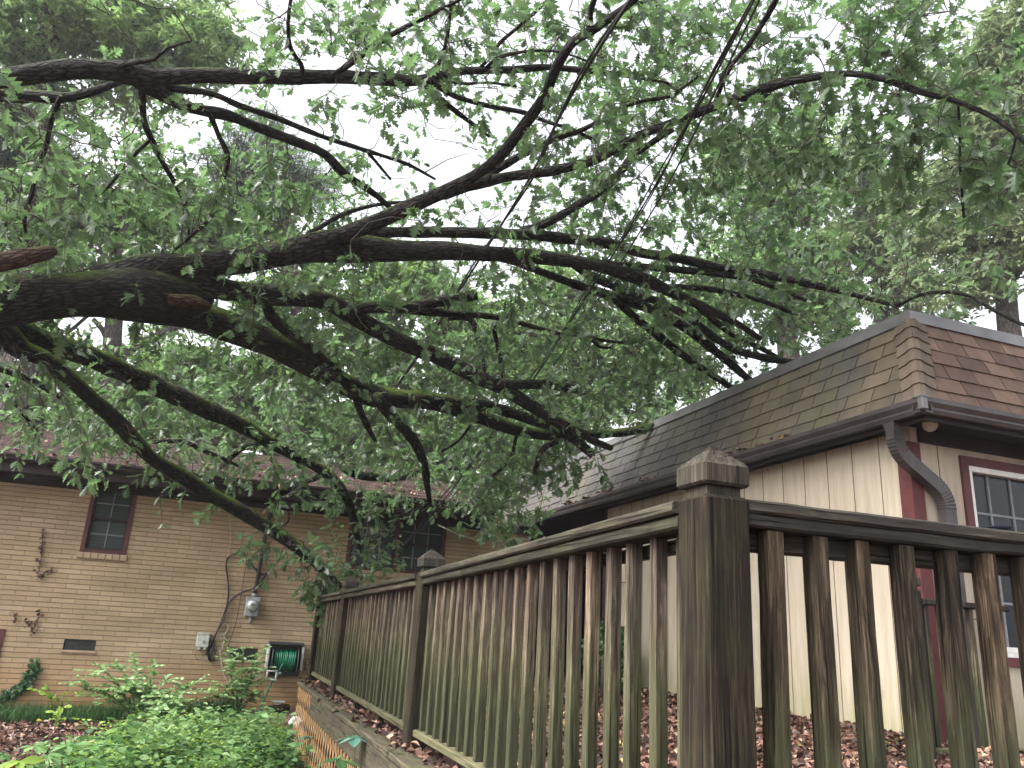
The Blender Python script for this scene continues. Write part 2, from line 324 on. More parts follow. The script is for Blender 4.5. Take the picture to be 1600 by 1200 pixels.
# ------------------------------------------------------------------ mesh building
class MB:
    def __init__(s): s.v = []; s.f = []; s.n = 0; s.r = []; s.uv = []; s.smooth = False
    def add(s, verts, faces, rnd=None, uv=None):
        verts = np.asarray(verts, float); s.v.append(verts)
        for i, f in enumerate(faces):
            s.f.append([a + s.n for a in f]); s.r.append(random.random() if rnd is None else rnd)
            s.uv.append(uv[i] if uv is not None else None)
        s.n += len(verts)
    def box(s, lo, hi, rnd=None, bev=0.0, jit=0.0):
        (x0, y0, z0), (x1, y1, z1) = lo, hi
        if bev <= 0:
            v = [(x0, y0, z0), (x1, y0, z0), (x1, y1, z0), (x0, y1, z0), (x0, y0, z1), (x1, y0, z1), (x1, y1, z1), (x0, y1, z1)]
            s.add(v, [(0, 3, 2, 1), (4, 5, 6, 7), (0, 1, 5, 4), (1, 2, 6, 5), (2, 3, 7, 6), (3, 0, 4, 7)], rnd); return
        b = bev; v = []
        for (sx, sy, sz) in [(a, c, d) for a in (0, 1) for c in (0, 1) for d in (0, 1)]:
            X, Y, Z = (x1 if sx else x0), (y1 if sy else y0), (z1 if sz else z0)
            ix, iy, iz = (-b if sx else b), (-b if sy else b), (-b if sz else b)
            v += [(X, Y + iy, Z + iz), (X + ix, Y, Z + iz), (X + ix, Y + iy, Z)]
        from itertools import product
        idx = lambda sx, sy, sz, k: 3 * (sx * 4 + sy * 2 + sz) + k
        f = []
        for a in (0, 1):
            f.append([idx(a, 0, 0, 0), idx(a, 1, 0, 0), idx(a, 1, 1, 0), idx(a, 0, 1, 0)][::1 if a else -1])
            f.append([idx(0, a, 0, 1), idx(0, a, 1, 1), idx(1, a, 1, 1), idx(1, a, 0, 1)][::1 if a else -1])
            f.append([idx(0, 0, a, 2), idx(1, 0, a, 2), idx(1, 1, a, 2), idx(0, 1, a, 2)][::1 if a else -1])
        for a, c in product((0, 1), (0, 1)):
            q = [idx(0, a, c, 1), idx(1, a, c, 1), idx(1, a, c, 2), idx(0, a, c, 2)]; f.append(q if (a ^ c) else q[::-1])
            q = [idx(a, 0, c, 0), idx(a, 1, c, 0), idx(a, 1, c, 2), idx(a, 0, c, 2)]; f.append(q[::-1] if (a ^ c) else q)
            q = [idx(a, c, 0, 0), idx(a, c, 1, 0), idx(a, c, 1, 1), idx(a, c, 0, 1)]; f.append(q if (a ^ c) else q[::-1])
        for sx, sy, sz in product((0, 1), repeat=3):
            q = [idx(sx, sy, sz, 0), idx(sx, sy, sz, 1), idx(sx, sy, sz, 2)]; f.append(q if (sx + sy + sz) % 2 else q[::-1])
        s.add(v, f, rnd)
    def quad(s, a, b, c, d, rnd=None): s.add([a, b, c, d], [(0, 1, 2, 3)], rnd)
    def prism(s, prof, a, b, rnd=None):
        """prof: 3D offsets (list of vectors); swept from a to b"""
        n = len(prof); P = [np.add(a, p) for p in prof] + [np.add(b, p) for p in prof]
        f = [(i, (i + 1) % n, n + (i + 1) % n, n + i) for i in range(n)] + [tuple(range(n))[::-1], tuple(range(n, 2 * n))]
        s.add(P, f, rnd)
    def tube(s, pts, rad, seg=8, step=None, wob=0.0, cap=True, seed=0, square=None):
        P, Rr = resample(pts, rad, step)
        n = len(P); T = np.gradient(P, axis=0); T /= np.linalg.norm(T, axis=1)[:, None] + 1e-9
        up = np.array([0, 0, 1.]) if abs(T[0][2]) < .9 else np.array([1., 0, 0])
        A = np.cross(T[0], up); A /= np.linalg.norm(A); ang = np.arange(seg) / seg * 2 * np.pi
        rg = np.random.default_rng(seed + 11); ph = rg.random(6) * 6.28
        V = np.zeros((n, seg, 3)); Ln = np.concatenate([[0], np.cumsum(np.linalg.norm(np.diff(P, axis=0), axis=1))])
        for i in range(n):
            A = A - T[i] * (A @ T[i]); A /= np.linalg.norm(A); B = np.cross(T[i], A)
            rr = Rr[i] * np.ones(seg)
            if wob:
                l = Ln[i] / max(Rr[0], .03)
                rr *= 1 + wob * (np.sin(2 * ang + ph[0] + l * .7) * .5 + np.sin(3 * ang + ph[1] - l * .4) * .35 + np.sin(l * 1.1 + ph[2]) * .6 + np.sin(5 * ang + l * 1.3 + ph[3]) * .25 + rg.normal(0, .22, seg))
            V[i] = P[i] + (np.cos(ang) * rr)[:, None] * A + (np.sin(ang) * rr)[:, None] * B
        f = []; uv = []
        c = 2 * np.pi * float(np.mean(Rr))
        for i in range(n - 1):
            for j in range(seg):
                k = (j + 1) % seg; f.append((i * seg + j, i * seg + k, (i + 1) * seg + k, (i + 1) * seg + j))
                u0, u1 = j / seg * c, (j + 1) / seg * c; uv.append(((u0, Ln[i]), (u1, Ln[i]), (u1, Ln[i + 1]), (u0, Ln[i + 1])))
        if cap:
            f += [tuple(range(seg))[::-1], tuple(range((n - 1) * seg, n * seg))]; uv += [tuple((0, 0) for _ in range(seg))] * 2
        s.add(V.reshape(-1, 3), f, None, uv); s.smooth = True
    def build(s, name, mat, parent=None, smooth=None, origin=None):
        V = np.concatenate(s.v) if s.v else np.zeros((0, 3))
        lv = np.fromiter((a for f in s.f for a in f), np.int32); ln = np.array([len(f) for f in s.f], np.int32)
        uv = None
        if any(u is not None for u in s.uv):
            uv = np.array([c for f, u in zip(s.f, s.uv) for c in (u if u is not None else [(0, 0)] * len(f))], np.float32)
        return link_mesh(name, V, lv, ln, np.array(s.r, np.float32), mat, parent, s.smooth if smooth is None else smooth, uv, origin)

def link_mesh(name, V, lv, ln, rnd, mat, parent=None, smooth=False, uv=None, origin=None):
    V = np.asarray(V, float)
    if origin is not None: V = V - np.array(origin)
    me = bpy.data.meshes.new(name); me.vertices.add(len(V)); me.vertices.foreach_set('co', V.astype(np.float32).ravel())
    me.loops.add(len(lv)); me.loops.foreach_set('vertex_index', lv)
    me.polygons.add(len(ln)); st = np.concatenate([[0], np.cumsum(ln)[:-1]]).astype(np.int32)
    me.polygons.foreach_set('loop_start', st); me.polygons.foreach_set('loop_total', ln)
    me.polygons.foreach_set('use_smooth', np.full(len(ln), bool(smooth)))
    if rnd is not None:
        a = me.attributes.new('rnd', 'FLOAT', 'FACE'); a.data.foreach_set('value', np.asarray(rnd, np.float32))
    if uv is not None:
        u = me.uv_layers.new(name='UVMap'); u.data.foreach_set('uv', uv.ravel())
    me.update(calc_edges=True); me.materials.append(mat)
    o = bpy.data.objects.new(name, me); col.objects.link(o)
    if origin is not None: o.location = origin
    if parent is not None: o.parent = parent
    return o

def resample(pts, rad, step=None):
    P = np.asarray(pts, float); Rr = np.asarray(rad, float) * np.ones(len(P))
    if step is None: return P, Rr
    out = []; ro = []
    for i in range(len(P) - 1):
        p0, p1, p2, p3 = P[max(i - 1, 0)], P[i], P[i + 1], P[min(i + 2, len(P) - 1)]
        k = max(2, int(np.linalg.norm(p2 - p1) / step))
        for t in np.arange(k) / k:
            out.append(.5 * ((2 * p1) + (-p0 + p2) * t + (2 * p0 - 5 * p1 + 4 * p2 - p3) * t * t + (-p0 + 3 * p1 - 3 * p2 + p3) * t ** 3))
            ro.append(Rr[i] * (1 - t) + Rr[i + 1] * t)
    out.append(P[-1]); ro.append(Rr[-1])
    return np.array(out), np.array(ro)

def tag(o, label=None, cat=None, group=None, kind=None):
    if label: o['label'] = label
    if cat: o['category'] = cat
    if group: o['group'] = group
    if kind: o['kind'] = kind
    return o
def empty(name, loc=(0, 0, 0)):
    o = bpy.data.objects.new(name, None); o.location = loc; o.empty_display_size = .2; col.objects.link(o); return o
class Thing:
    """an Empty whose parts are meshes kept in world coordinates"""
    def __init__(s, name, label, cat, loc=(0, 0, 0), group=None):
        s.e = empty(name, loc); s.loc = np.array(loc, float); tag(s.e, label, cat, group)
    def part(s, name, mb, mat, smooth=None, parent=None, label=None):
        par = parent or s.e; base = s.loc
        mb.v = [v - base for v in mb.v]
        o = mb.build(name, mat, None, smooth); o.parent = par
        if label: o['label'] = label
        return o

# ------------------------------------------------------------------ leaves in bulk
def oak_leaf():
    st = [(0, .012, 0), (.14, .02, 0), (.24, .17, .03), (.33, .06, 0), (.45, .30, .07), (.54, .09, 0), (.66, .33, .09), (.76, .12, 0), (.86, .19, .06), (.93, .05, 0), (1.04, .0, 0)]
    v = []; f = []
    for t, wd, o in st:
        z = -.16 * t * t
        v += [(0, t, z), (wd, t + o, z + .22 * wd), (-wd, t + o, z + .22 * wd)]
    for i in range(len(st) - 1):
        a = 3 * i; b = a + 3; f += [(a, a + 1, b + 1, b), (a, b, b + 2, a + 2)]
    return np.array(v), f
def oval_leaf(wd=.3, tip=.2, fold=.2, n=4):
    v = []; f = []
    for i in range(n + 1):
        t = i / n; ww = wd * math.sin(math.pi * (t ** (1 + tip))) if 0 < i < n else .01
        v += [(0, t, -.12 * t * t), (ww, t, -.12 * t * t + fold * ww), (-ww, t, -.12 * t * t + fold * ww)]
    for i in range(n): a = 3 * i; b = a + 3; f += [(a, a + 1, b + 1, b), (a, b, b + 2, a + 2)]
    return np.array(v), f
def heart_leaf():
    st = [(-.1, .2), (.08, .38), (.35, .42), (.65, .26), (1, .0)]
    v = []; f = []
    for t, ww in st: v += [(0, max(t, 0), -.15 * t * t), (ww, t, -.15 * t * t + .12 * ww), (-ww, t, -.15 * t * t + .12 * ww)]
    for i in range(len(st) - 1): a = 3 * i; b = a + 3; f += [(a, a + 1, b + 1, b), (a, b, b + 2, a + 2)]
    return np.array(v), f
def small_leaf():
    return np.array([(0, 0, 0), (.34, .42, .08), (0, 1, -.08), (-.34, .42, .08)]), [(0, 1, 2, 3)]
def clump_leaf():      # a spray of three leaves for far crowns
    v = []; f = []
    for k, a in enumerate((-1.1, 0, 1.1)):
        c, s_ = math.cos(a), math.sin(a)
        for x, y, z in ((0, 0, 0), (.22, .4, .1), (0, .95, -.1), (-.22, .4, .1)): v.append((x * c + y * s_, -x * s_ + y * c, z + .12 * k))
        f.append(tuple(range(4 * k, 4 * k + 4)))
    return np.array(v), f

def basis(d, nrm):
    d = d / (np.linalg.norm(d, axis=1)[:, None] + 1e-9)
    nrm = nrm - d * np.sum(nrm * d, axis=1)[:, None]; nrm /= np.linalg.norm(nrm, axis=1)[:, None] + 1e-9
    return np.cross(d, nrm), d, nrm
def leaves_mesh(name, tmpl, pos, d, nrm, size, mat, parent=None, rnd=None):
    tv, tf = tmpl; n = len(pos)
    X, Y, Z = basis(d, nrm); S = np.asarray(size)[:, None, None]
    V = pos[:, None, :] + S * (tv[None, :, 0:1] * X[:, None, :] + tv[None, :, 1:2] * Y[:, None, :] + tv[None, :, 2:3] * Z[:, None, :])
    k = len(tv); tl = np.array([a for f in tf for a in f], np.int32); tn = np.array([len(f) for f in tf], np.int32)
    lv = (tl[None, :] + (np.arange(n) * k)[:, None]).ravel().astype(np.int32); ln = np.tile(tn, n)
    r = rng.random(n) if rnd is None else rnd
    return link_mesh(name, V.reshape(-1, 3), lv, ln, np.repeat(r, len(tf)), mat, parent, False)
def rand_dir(n, zs=1.0):
    v = rng.normal(size=(n, 3)); v[:, 2] *= zs; return v / (np.linalg.norm(v, axis=1)[:, None] + 1e-9)

# ================================================================== GROUND
def gz(x, y):
    x = np.asarray(x, float); y = np.asarray(y, float)
    return -1.34 + .055 * np.clip(x, -6, 2) + .02 * (np.clip(y, 2, 12.8) - 12.8) + .03 * np.sin(x * 1.7 + y) * np.exp(-((y - 9) / 6) ** 2)
xs = np.concatenate([np.linspace(-400, -12, 8), np.linspace(-10, 14, 60), np.linspace(16, 400, 8)])
ys = np.concatenate([np.linspace(-200, -4, 6), np.linspace(-2, 18, 60), np.linspace(22, 600, 10)])
GX, GY = np.meshgrid(xs, ys); GV = np.stack([GX, GY, gz(GX, GY)], -1).reshape(-1, 3)
nx = len(xs); mb = MB(); mb.add(GV, [(j * nx + i, j * nx + i + 1, (j + 1) * nx + i + 1, (j + 1) * nx + i) for j in range(len(ys) - 1) for i in range(nx - 1)])
tag(mb.build('ground', M['soil'], smooth=True), kind='structure')
YZ = -.70
mb = MB(); mb.box((1.20, 1.66, -1.75), (16, 9.95, YZ)); mb.box((1.9, 9.95, -1.75), (16, 20, YZ - .002))
tag(mb.build('yard_terrace', M['yard']), kind='structure')

# ================================================================== BRICK HOUSE
BY = 12.8
H = Thing('brick_house', 'low buff brick house with dark maroon eaves under the fallen oak', 'house', (0, BY, -1.5))
WX0, WX1 = -12.0, 4.95
wins = [(-1.88, -1.28, .74, 1.72), (1.86, 3.46, .80, 1.72)]
holes = wins + [(-1.83, -1.43, -.58, -.44), (.35, .74, -.62, -.45)]
def wall_with_holes(mb, x0, x1, z0, z1, y0, y1, holes):
    cx = sorted({x0, x1, *[h[0] for h in holes], *[h[1] for h in holes]}); cz = sorted({z0, z1, *[h[2] for h in holes], *[h[3] for h in holes]})
    for i in range(len(cx) - 1):
        for j in range(len(cz) - 1):
            a, b, c, d = cx[i], cx[i + 1], cz[j], cz[j + 1]; mx, mz = (a + b) / 2, (c + d) / 2
            if any(h[0] < mx < h[1] and h[2] < mz < h[3] for h in holes): continue
            mb.quad((a, y0, c), (b, y0, c), (b, y0, d), (a, y0, d))
    for (a, b, c, d) in holes:
        mb.quad((a, y0, c), (a, y1, c), (a, y1, d), (a, y0, d)); mb.quad((b, y0, c), (b, y0, d), (b, y1, d), (b, y1, c))
        mb.quad((a, y0, c), (b, y0, c), (b, y1, c), (a, y1, c)); mb.quad((a, y0, d), (a, y1, d), (b, y1, d), (b, y0, d))
mb = MB(); wall_with_holes(mb, WX0, WX1, -1.8, 1.86, BY, BY + .1, holes)
mb.quad((WX1, BY, -1.8), (WX1, 22, -1.8), (WX1, 22, 1.86), (WX1, BY, 1.86)); mb.quad((WX0, 22, -1.8), (WX0, BY, -1.8), (WX0, BY, 1.86), (WX0, 22, 1.86)); mb.quad((WX1, 22, -1.8), (WX0, 22, -1.8), (WX0, 22, 1.86), (WX1, 22, 1.86))
H.part('wall', mb, M['brick'])
RX1 = 4.12; EY = 12.28
# roof slope made of overlapping shingle courses, rising from the eave to the ridge
mb = MB(); ridgeY, ridgeZ, ez = 17.4, 3.30, 1.93
nC = 36
for k in range(nC):
    t0, t1 = k / nC, (k + 1.25) / nC
    y0, z0 = EY + (ridgeY - EY) * t0, ez + (ridgeZ - ez) * t0; y1, z1 = EY + (ridgeY - EY) * t1, ez + (ridgeZ - ez) * t1
    x = WX0 - .3 + (k % 2) * .15
    while x < RX1:
        x2 = min(x + .305, RX1); dz = random.uniform(0, .004)
        mb.add([(x + .004, y0, z0 + .012 + dz), (x2 - .004, y0, z0 + .012 + dz), (x2 - .004, y1, z1), (x + .004, y1, z1), (x + .004, y0, z0 + .001), (x2 - .004, y0, z0 + .001)], [(0, 1, 2, 3), (4, 5, 1, 0)])
        x = x2
roof = H.part('roof', mb, M['shingle_roof'])
mb = MB(); mb.add([(WX0 - .3, EY, ez - .01), (RX1, EY, ez - .01), (RX1, ridgeY, ridgeZ - .01), (WX0 - .3, ridgeY, ridgeZ - .01), (RX1, 22.5, ez), (WX0 - .3, 22.5, ez), (RX1, BY + .02, 1.86), (RX1, 22, 1.86)],
                  [(0, 1, 2, 3), (3, 2, 4, 5), (0 + 1, 6, 7, 4, 2)])
H.part('roof_deck', mb, M['gutter_b'])
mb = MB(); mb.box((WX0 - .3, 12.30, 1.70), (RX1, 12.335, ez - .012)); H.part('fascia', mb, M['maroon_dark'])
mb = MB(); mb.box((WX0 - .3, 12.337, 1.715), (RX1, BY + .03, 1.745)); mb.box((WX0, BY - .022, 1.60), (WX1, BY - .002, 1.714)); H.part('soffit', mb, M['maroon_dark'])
mb = MB(); prof = [(0, 0, 0), (0, -.085, 0), (0, -.105, .03), (0, -.105, .045), (0, -.125, .075), (0, -.125, .1), (0, -.118, .1), (0, -.11, .078), (0, -.08, .012), (0, -.012, .012), (0, -.012, .1), (0, 0, .1)]
mb.prism([np.array(p) for p in prof], (WX0 - .3, 12.298, 1.83), (RX1 + .01, 12.298, 1.83)); H.part('gutter', mb, M['gutter_b'])

def window(T, x0, x1, z0, z1, y, trim, split=1, cross=(0, 2), meeting=True, tw=.055, blinds=False, paint='maroon_win', glass='glass_g'):
    mb = MB()
    for (a, b, c, d) in ((x0, x0 + tw, z0, z1), (x1 - tw, x1, z0, z1), (x0 + tw, x1 - tw, z1 - tw, z1), (x0 + tw, x1 - tw, z0, z0 + tw * .8)): mb.box((a, y - .012, c), (b, y + .06, d))
    iw = (x1 - x0 - 2 * tw) / split
    for s in range(1, split): mb.box((x0 + tw + s * iw - .04, y - .010, z0 + tw * .8), (x0 + tw + s * iw + .04, y + .06, z1 - tw))
    fr = T.part('window_frame', mb, M[paint])
    for s in range(split):
        a = x0 + tw + s * iw + (.04 if s else 0); b = x0 + tw + (s + 1) * iw - (.04 if s < split - 1 else 0); zz0 = z0 + tw * .8; zz1 = z1 - tw; zm = (zz0 + zz1) / 2
        mb = MB(); mb.box((a, y + .052, zz0), (b, y + .058, zz1)); p = T.part('pane', mb, M[glass], parent=fr)
        mb = MB()
        for (q, r_) in ((a, a + .025), (b - .025, b)): mb.box((q, y + .02, zz0), (r_, y + .048, zz1))
        for (q, r_) in ((zz0, zz0 + .03), (zm - .02, zm + .02), (zz1 - .025, zz1)): mb.box((a + .025, y + .018, q), (b - .025, y + .05, r_))
        T.part('sash', mb, M[trim], parent=fr)
        mb = MB()
        for k in range(1, cross[0] + 1): xk = a + (b - a) * k / (cross[0] + 1); mb.box((xk - .008, y + .035, zz0 + .03), (xk + .008, y + .049, zz1 - .025))
        for half in ((zz0, zm), (zm, zz1)):
            for k in range(1, cross[1] + 1): zk = half[0] + (half[1] - half[0]) * k / (cross[1] + 1); mb.box((a + .026, y + .037, zk - .008), (b - .026, y + .047, zk + .008))
        if mb.n: T.part('muntins', mb, M['muntin'], parent=fr)
    if blinds:
        mb = MB()
        for k in range(18): zk = z0 + .1 + k * (z1 - z0 - .2) / 18; mb.add([(x0 + .08, y + .0505, zk), (x1 - .08, y + .0505, zk), (x1 - .08, y + .0515, zk + .022), (x0 + .08, y + .0515, zk + .022)], [(0, 1, 2, 3)])
        T.part('blinds', mb, M['blind'], parent=fr)
    return fr
window(H, *wins[0][:2], wins[0][2], wins[0][3], BY - .005, 'maroon_dark', cross=(1, 1), blinds=True)
window(H, *wins[1][:2], wins[1][2], wins[1][3], BY - .005, 'maroon_dark', split=2, cross=(2, 1))
for (a, b, c, d) in wins:
    mb = MB()
    n = max(2, round((b - a + .06) / .1))
    for i in range(n): xa = a - .03 + i * (b - a + .06) / n; mb.box((xa + .003, BY - .04, c - .085), (xa + (b - a + .06) / n - .003, BY + .02, c - .006), bev=.004)
    H.part('sill', mb, M['sill'])
for (a, b, c, d) in holes[2:]:
    mb = MB(); mb.box((a, BY + .06, c), (b, BY + .07, d)); 
    for k in range(1, 8): mb.box((a, BY + .02, c + (d - c) * k / 8 - .004), (b, BY + .03, c + (d - c) * k / 8 + .002))
    for k in range(1, 12): mb.box((a + (b - a) * k / 12 - .003, BY + .014, c), (a + (b - a) * k / 12 + .003, BY + .019, d))
    H.part('crawlspace_vent', mb, M['screen'])
    mb = MB(); mb.box((a - .02, BY - .02, c - .03), (b + .02, BY - .002, c - .001)); H.part('vent_sill', mb, M['sill'])
mb = MB(); mb.box((-3.4, BY - .02, -1.2), (-2.56, BY - .003, -.35)); mb.box((-3.3, BY - .03, -1.1), (-2.64, BY - .021, -.43)); H.part('crawlspace_door', mb, M['maroon'])

# ---- things on the brick wall
def wp(x, y, off=0.02): return on_y(x, y, BY - off)
T = Thing('electric_meter', 'grey electric meter with round glass dial on the brick wall', 'electric meter', tuple(wp(394, 948)))
c = wp(394, 948)
mb = MB(); mb.box((c[0] - .1, BY - .10, c[2] - .14), (c[0] + .1, BY - .003, c[2] + .14), bev=.01); T.part('meter_box', mb, M['greybox'])
mb = MB(); mb.tube([(c[0], BY - .101, c[2] + .015), (c[0], BY - .14, c[2] + .015)], .09, 24); mb.tube([(c[0], BY - .14, c[2] + .015), (c[0], BY - .18, c[2] + .015), (c[0], BY - .20, c[2] + .015)], (.078, .074, .06), 24); T.part('meter_dial', mb, M['chrome'])
mb = MB(); mb.box((c[0] - .035, BY - .206, c[2] + .01), (c[0] + .035, BY - .2005, c[2] + .045)); T.part('display', mb, M['lcd'])
mb = MB(); mb.tube([(c[0], BY - .05, c[2] - .14), (c[0], BY - .05, c[2] - .2), (c[0] + .01, BY - .06, c[2] - .23)], .022, 8); T.part('conduit_stub', mb, M['greybox'])
T = Thing('service_conduit', 'dark service pipe running from the meter up to the eave', 'pipe', tuple(wp(394, 930)))
top = on_y(428, 786, BY - .05)
mb = MB(); mb.tube([(c[0], BY - .05, c[2] + .142), (c[0] + .01, BY - .05, c[2] + .25), (top[0] - .05, BY - .05, 1.3), (top[0], BY - .05, 1.70)], .028, 10, .15); T.part('pipe', mb, M['black'])
mb = MB(); mb.tube([(c[0], BY - .05, c[2] + .142), (c[0], BY - .05, c[2] + .19)], .04, 12); T.part('collar', mb, M['greybox'])
b = wp(317, 1001)
T = Thing('utility_box', 'small pale grey utility box low on the brick wall', 'box', tuple(b))
mb = MB(); mb.box((b[0] - .085, BY - .08, b[2] - .09), (b[0] + .085, BY - .003, b[2] + .1), bev=.01); mb.box((b[0] - .09, BY - .09, b[2] + .092), (b[0] + .09, BY - .003, b[2] + .11)); bx_ = T.part('case', mb, M['reelpale'])
mb = MB(); mb.box((b[0] - .005, BY - .095, b[2] - .03), (b[0] + .035, BY - .081, b[2] + .01), bev=.004); T.part('latch', mb, M['greybox'], parent=bx_)
for q in (-.06, .02): mb = MB(); mb.box((b[0] + q, BY - .06, b[2] - .12), (b[0] + q + .04, BY - .01, b[2] - .091)); T.part('cable_gland', mb, M['white'], parent=bx_)
def wire(pxs, r, mat, name, label, cat='cable', off=.03, group=None, twin=0):
    mb = MB(); P = [wp(x, y, off + (i % 2) * .012) for i, (x, y) in enumerate(pxs)]
    mb.tube(P, r, 6, .06)
    for k in range(twin):
        mb.tube([p + rng.normal(0, .014, 3) * np.array([1, .3, 1]) for p in P], r * .8, 6, .06)
    return tag(mb.build(name, M[mat]), label, cat, group)
wire([(326, 1030), (334, 1000), (348, 965), (357, 935), (356, 905), (353, 885), (358, 870), (370, 866), (385, 872), (398, 888), (409, 897), (417, 896)], .011, 'black', 'cable_loop', 'thick black cable looping high over the brick to the left of the meter', twin=1)
wire([(322, 1022), (335, 995), (350, 968), (356, 948), (366, 934), (380, 926), (398, 918), (412, 902), (417, 896)], .009, 'black', 'branch_cable', 'black cable bowing up across the wall just left of the meter', off=.05, twin=1)
wire([(329, 1032), (324, 1018), (330, 1000), (336, 1022), (328, 1034), (332, 1012)], .012, 'black', 'cable_tangle', 'knot of black cable ends beside the small pale box', off=.045, twin=2)
wire([(390, 843), (386, 870), (380, 910), (374, 945), (368, 975), (356, 1010)], .006, 'cord', 'hanging_cord', 'thin brown cord hanging slantwise between the cable loop and the meter')
wire([(390, 848), (405, 860), (416, 880), (418, 900), (408, 920), (398, 930)], .006, 'cord', 'looped_cord', 'thin brown cord curving right of the dark service pipe', off=.06)
wire([(359, 800), (360, 840), (357, 862), (354, 880)], .005, 'hosewhite', 'dangling_wire', 'thin pale wire hanging from the eave above the black cable loop')
wire([(343, 1015), (346, 1035), (350, 1055), (360, 1070), (374, 1075), (386, 1068), (398, 1060), (408, 1045)], .008, 'hosewhite', 'pale_hose', 'thin pale hose sagging in a loop below the meter')
wire([(345, 978), (352, 974), (357, 980), (352, 990), (344, 992), (346, 1000), (352, 988), (346, 1018)], .007, 'hosewhite', 'coiled_wire', 'short pale wire coil hooked between the small box and the meter')
wire([(308, 1016), (305, 1025), (310, 1032)], .004, 'cord', 'loose_wire', 'tiny wire end curling under the small pale box')
wire([(440, 790), (450, 798), (452, 812), (444, 822), (432, 826)], .008, 'black', 'drip_loop', 'black wire loop hanging under the eave where the service pipe ends', off=.1, twin=1)

# hose reel
c = wp(443, 1032); hx, hz = c[0], c[2]
T = Thing('hose_reel', 'wall mounted hose reel wound with green garden hose', 'hose reel', (hx, BY, hz))
mb = MB(); mb.box((hx - .24, BY - .03, hz - .22), (hx + .24, BY - .004, hz + .24)); mb.box((hx - .25, BY - .26, hz + .22), (hx + .25, BY - .004, hz + .265), bev=.01); T.part('housing', mb, M['reel'])
for s in (-1, 1):
    mb = MB(); mb.box((hx + s * .245 - .018, BY - .24, hz - .12), (hx + s * .245 + .018, BY - .031, hz + .219), bev=.008); T.part('side_bracket', mb, M['reelpale'])
    mb = MB(); mb.tube([(hx + s * .19, BY - .13, hz), (hx + s * .175, BY - .13, hz)], .2, 28); T.part('flange', mb, M['reel'])
mb = MB()
for layer in range(3):
    n = 13 - layer
    for k in range(n):
        xx = hx - .15 + .3 * (k + .5) / n; rr = .10 + layer * .021; a = np.linspace(0, 2 * np.pi, 25); ph = random.random()
        mb.tube(np.stack([xx + .010 * np.sin(a + ph), BY - .13 + rr * np.cos(a), hz + .01 + rr * np.sin(a)], 1), .011, 6, cap=False)
mb.tube([(hx - .02, BY - .27, hz - .02), (hx - .06, BY - .27, hz - .12), (hx - .12, BY - .26, hz - .24), (hx - .17, BY - .25, hz - .38), (hx - .24, BY - .27, hz - .6), (hx - .3, BY - .3, hz - .75)], .011, 8, .05)
T.part('hose', mb, M['hose'])
mb = MB(); mb.box((hx - .24, BY - .29, hz - .27), (hx - .08, BY - .235, hz - .245), bev=.006); mb.box((hx - .24, BY - .29, hz - .15), (hx - .08, BY - .235, hz - .125), bev=.006); mb.box((hx - .24, BY - .29, hz - .245), (hx - .21, BY - .235, hz - .15), bev=.006); mb.box((hx - .11, BY - .29, hz - .245), (hx - .08, BY - .235, hz - .15), bev=.006); mb.tube([(hx - .08, BY - .26, hz - .17), (hx - .03, BY - .26, hz - .165)], .02, 8); T.part('hose_guide', mb, M['reelpale'])
mb = MB(); mb.tube([(hx + .265, BY - .13, hz), (hx + .31, BY - .13, hz), (hx + .31, BY - .13, hz - .12), (hx + .34, BY - .13, hz - .12)], .012, 8); T.part('crank', mb, M['reel'])

# dead vines and ivy on the wall
def dead_vine(pxs, label, name='dead_vine'):
    mb = MB(); mb.tube([wp(x, y, .02) for x, y in pxs], .006, 5, .05); T = Thing(name, label, 'vine', tuple(wp(*pxs[0])), 'dead vines on the brick wall'); st = T.part('stem', mb, M['twig'])
    P, _ = resample([wp(x, y, .035) for x, y in pxs], 1, .012); n = len(P)
    pos = P + rng.normal(0, .012, P.shape) - T.loc
    o = leaves_mesh('dry_leaves', oval_leaf(.35), pos, rand_dir(n), np.tile([0, -1., .3], (n, 1)) + rng.normal(0, .5, (n, 3)), rng.uniform(.02, .06, n), M['litter'], T.e, rng.uniform(.3, .8, n))
dead_vine([(68, 826), (66, 845), (65, 865), (62, 885), (60, 903), (70, 895), (83, 888)], 'dry brown vine climbing straight up the brick left of the small window')
dead_vine([(62, 952), (60, 965), (54, 978), (50, 990)], 'short dead sprig on the brick below the tall dry vine')
dead_vine([(38, 970), (44, 976), (50, 972)], 'tiny dead twig bent across the lower brick wall', 'dead_twig')
dead_vine([(22, 958), (24, 972)], 'smallest dead tuft near the left end of the brick wall', 'dead_tuft')
P, _ = resample([wp(x, y, .03) for x, y in [(-20, 1098), (0, 1090), (14, 1085), (28, 1078), (40, 1068), (50, 1054), (55, 1038)]], 1, .004)
T = Thing('ivy_vine', 'dark green ivy curving up the foot of the brick wall', 'vine', tuple(P[0]))
mb = MB(); mb.tube(P[::12], .008, 5); T.part('stem', mb, M['twig']); n = len(P) * 2
pos = np.repeat(P, 2, 0) + rng.normal(0, .035, (n, 3)) * np.array([1, .3, 1]) - T.loc
leaves_mesh('foliage', heart_leaf(), pos, rand_dir(n) + np.array([0, -.2, -.4]), np.tile([0, -1., .5], (n, 1)) + rng.normal(0, .4, (n, 3)), rng.uniform(.035, .075, n), M['ivyleaf'], T.e)

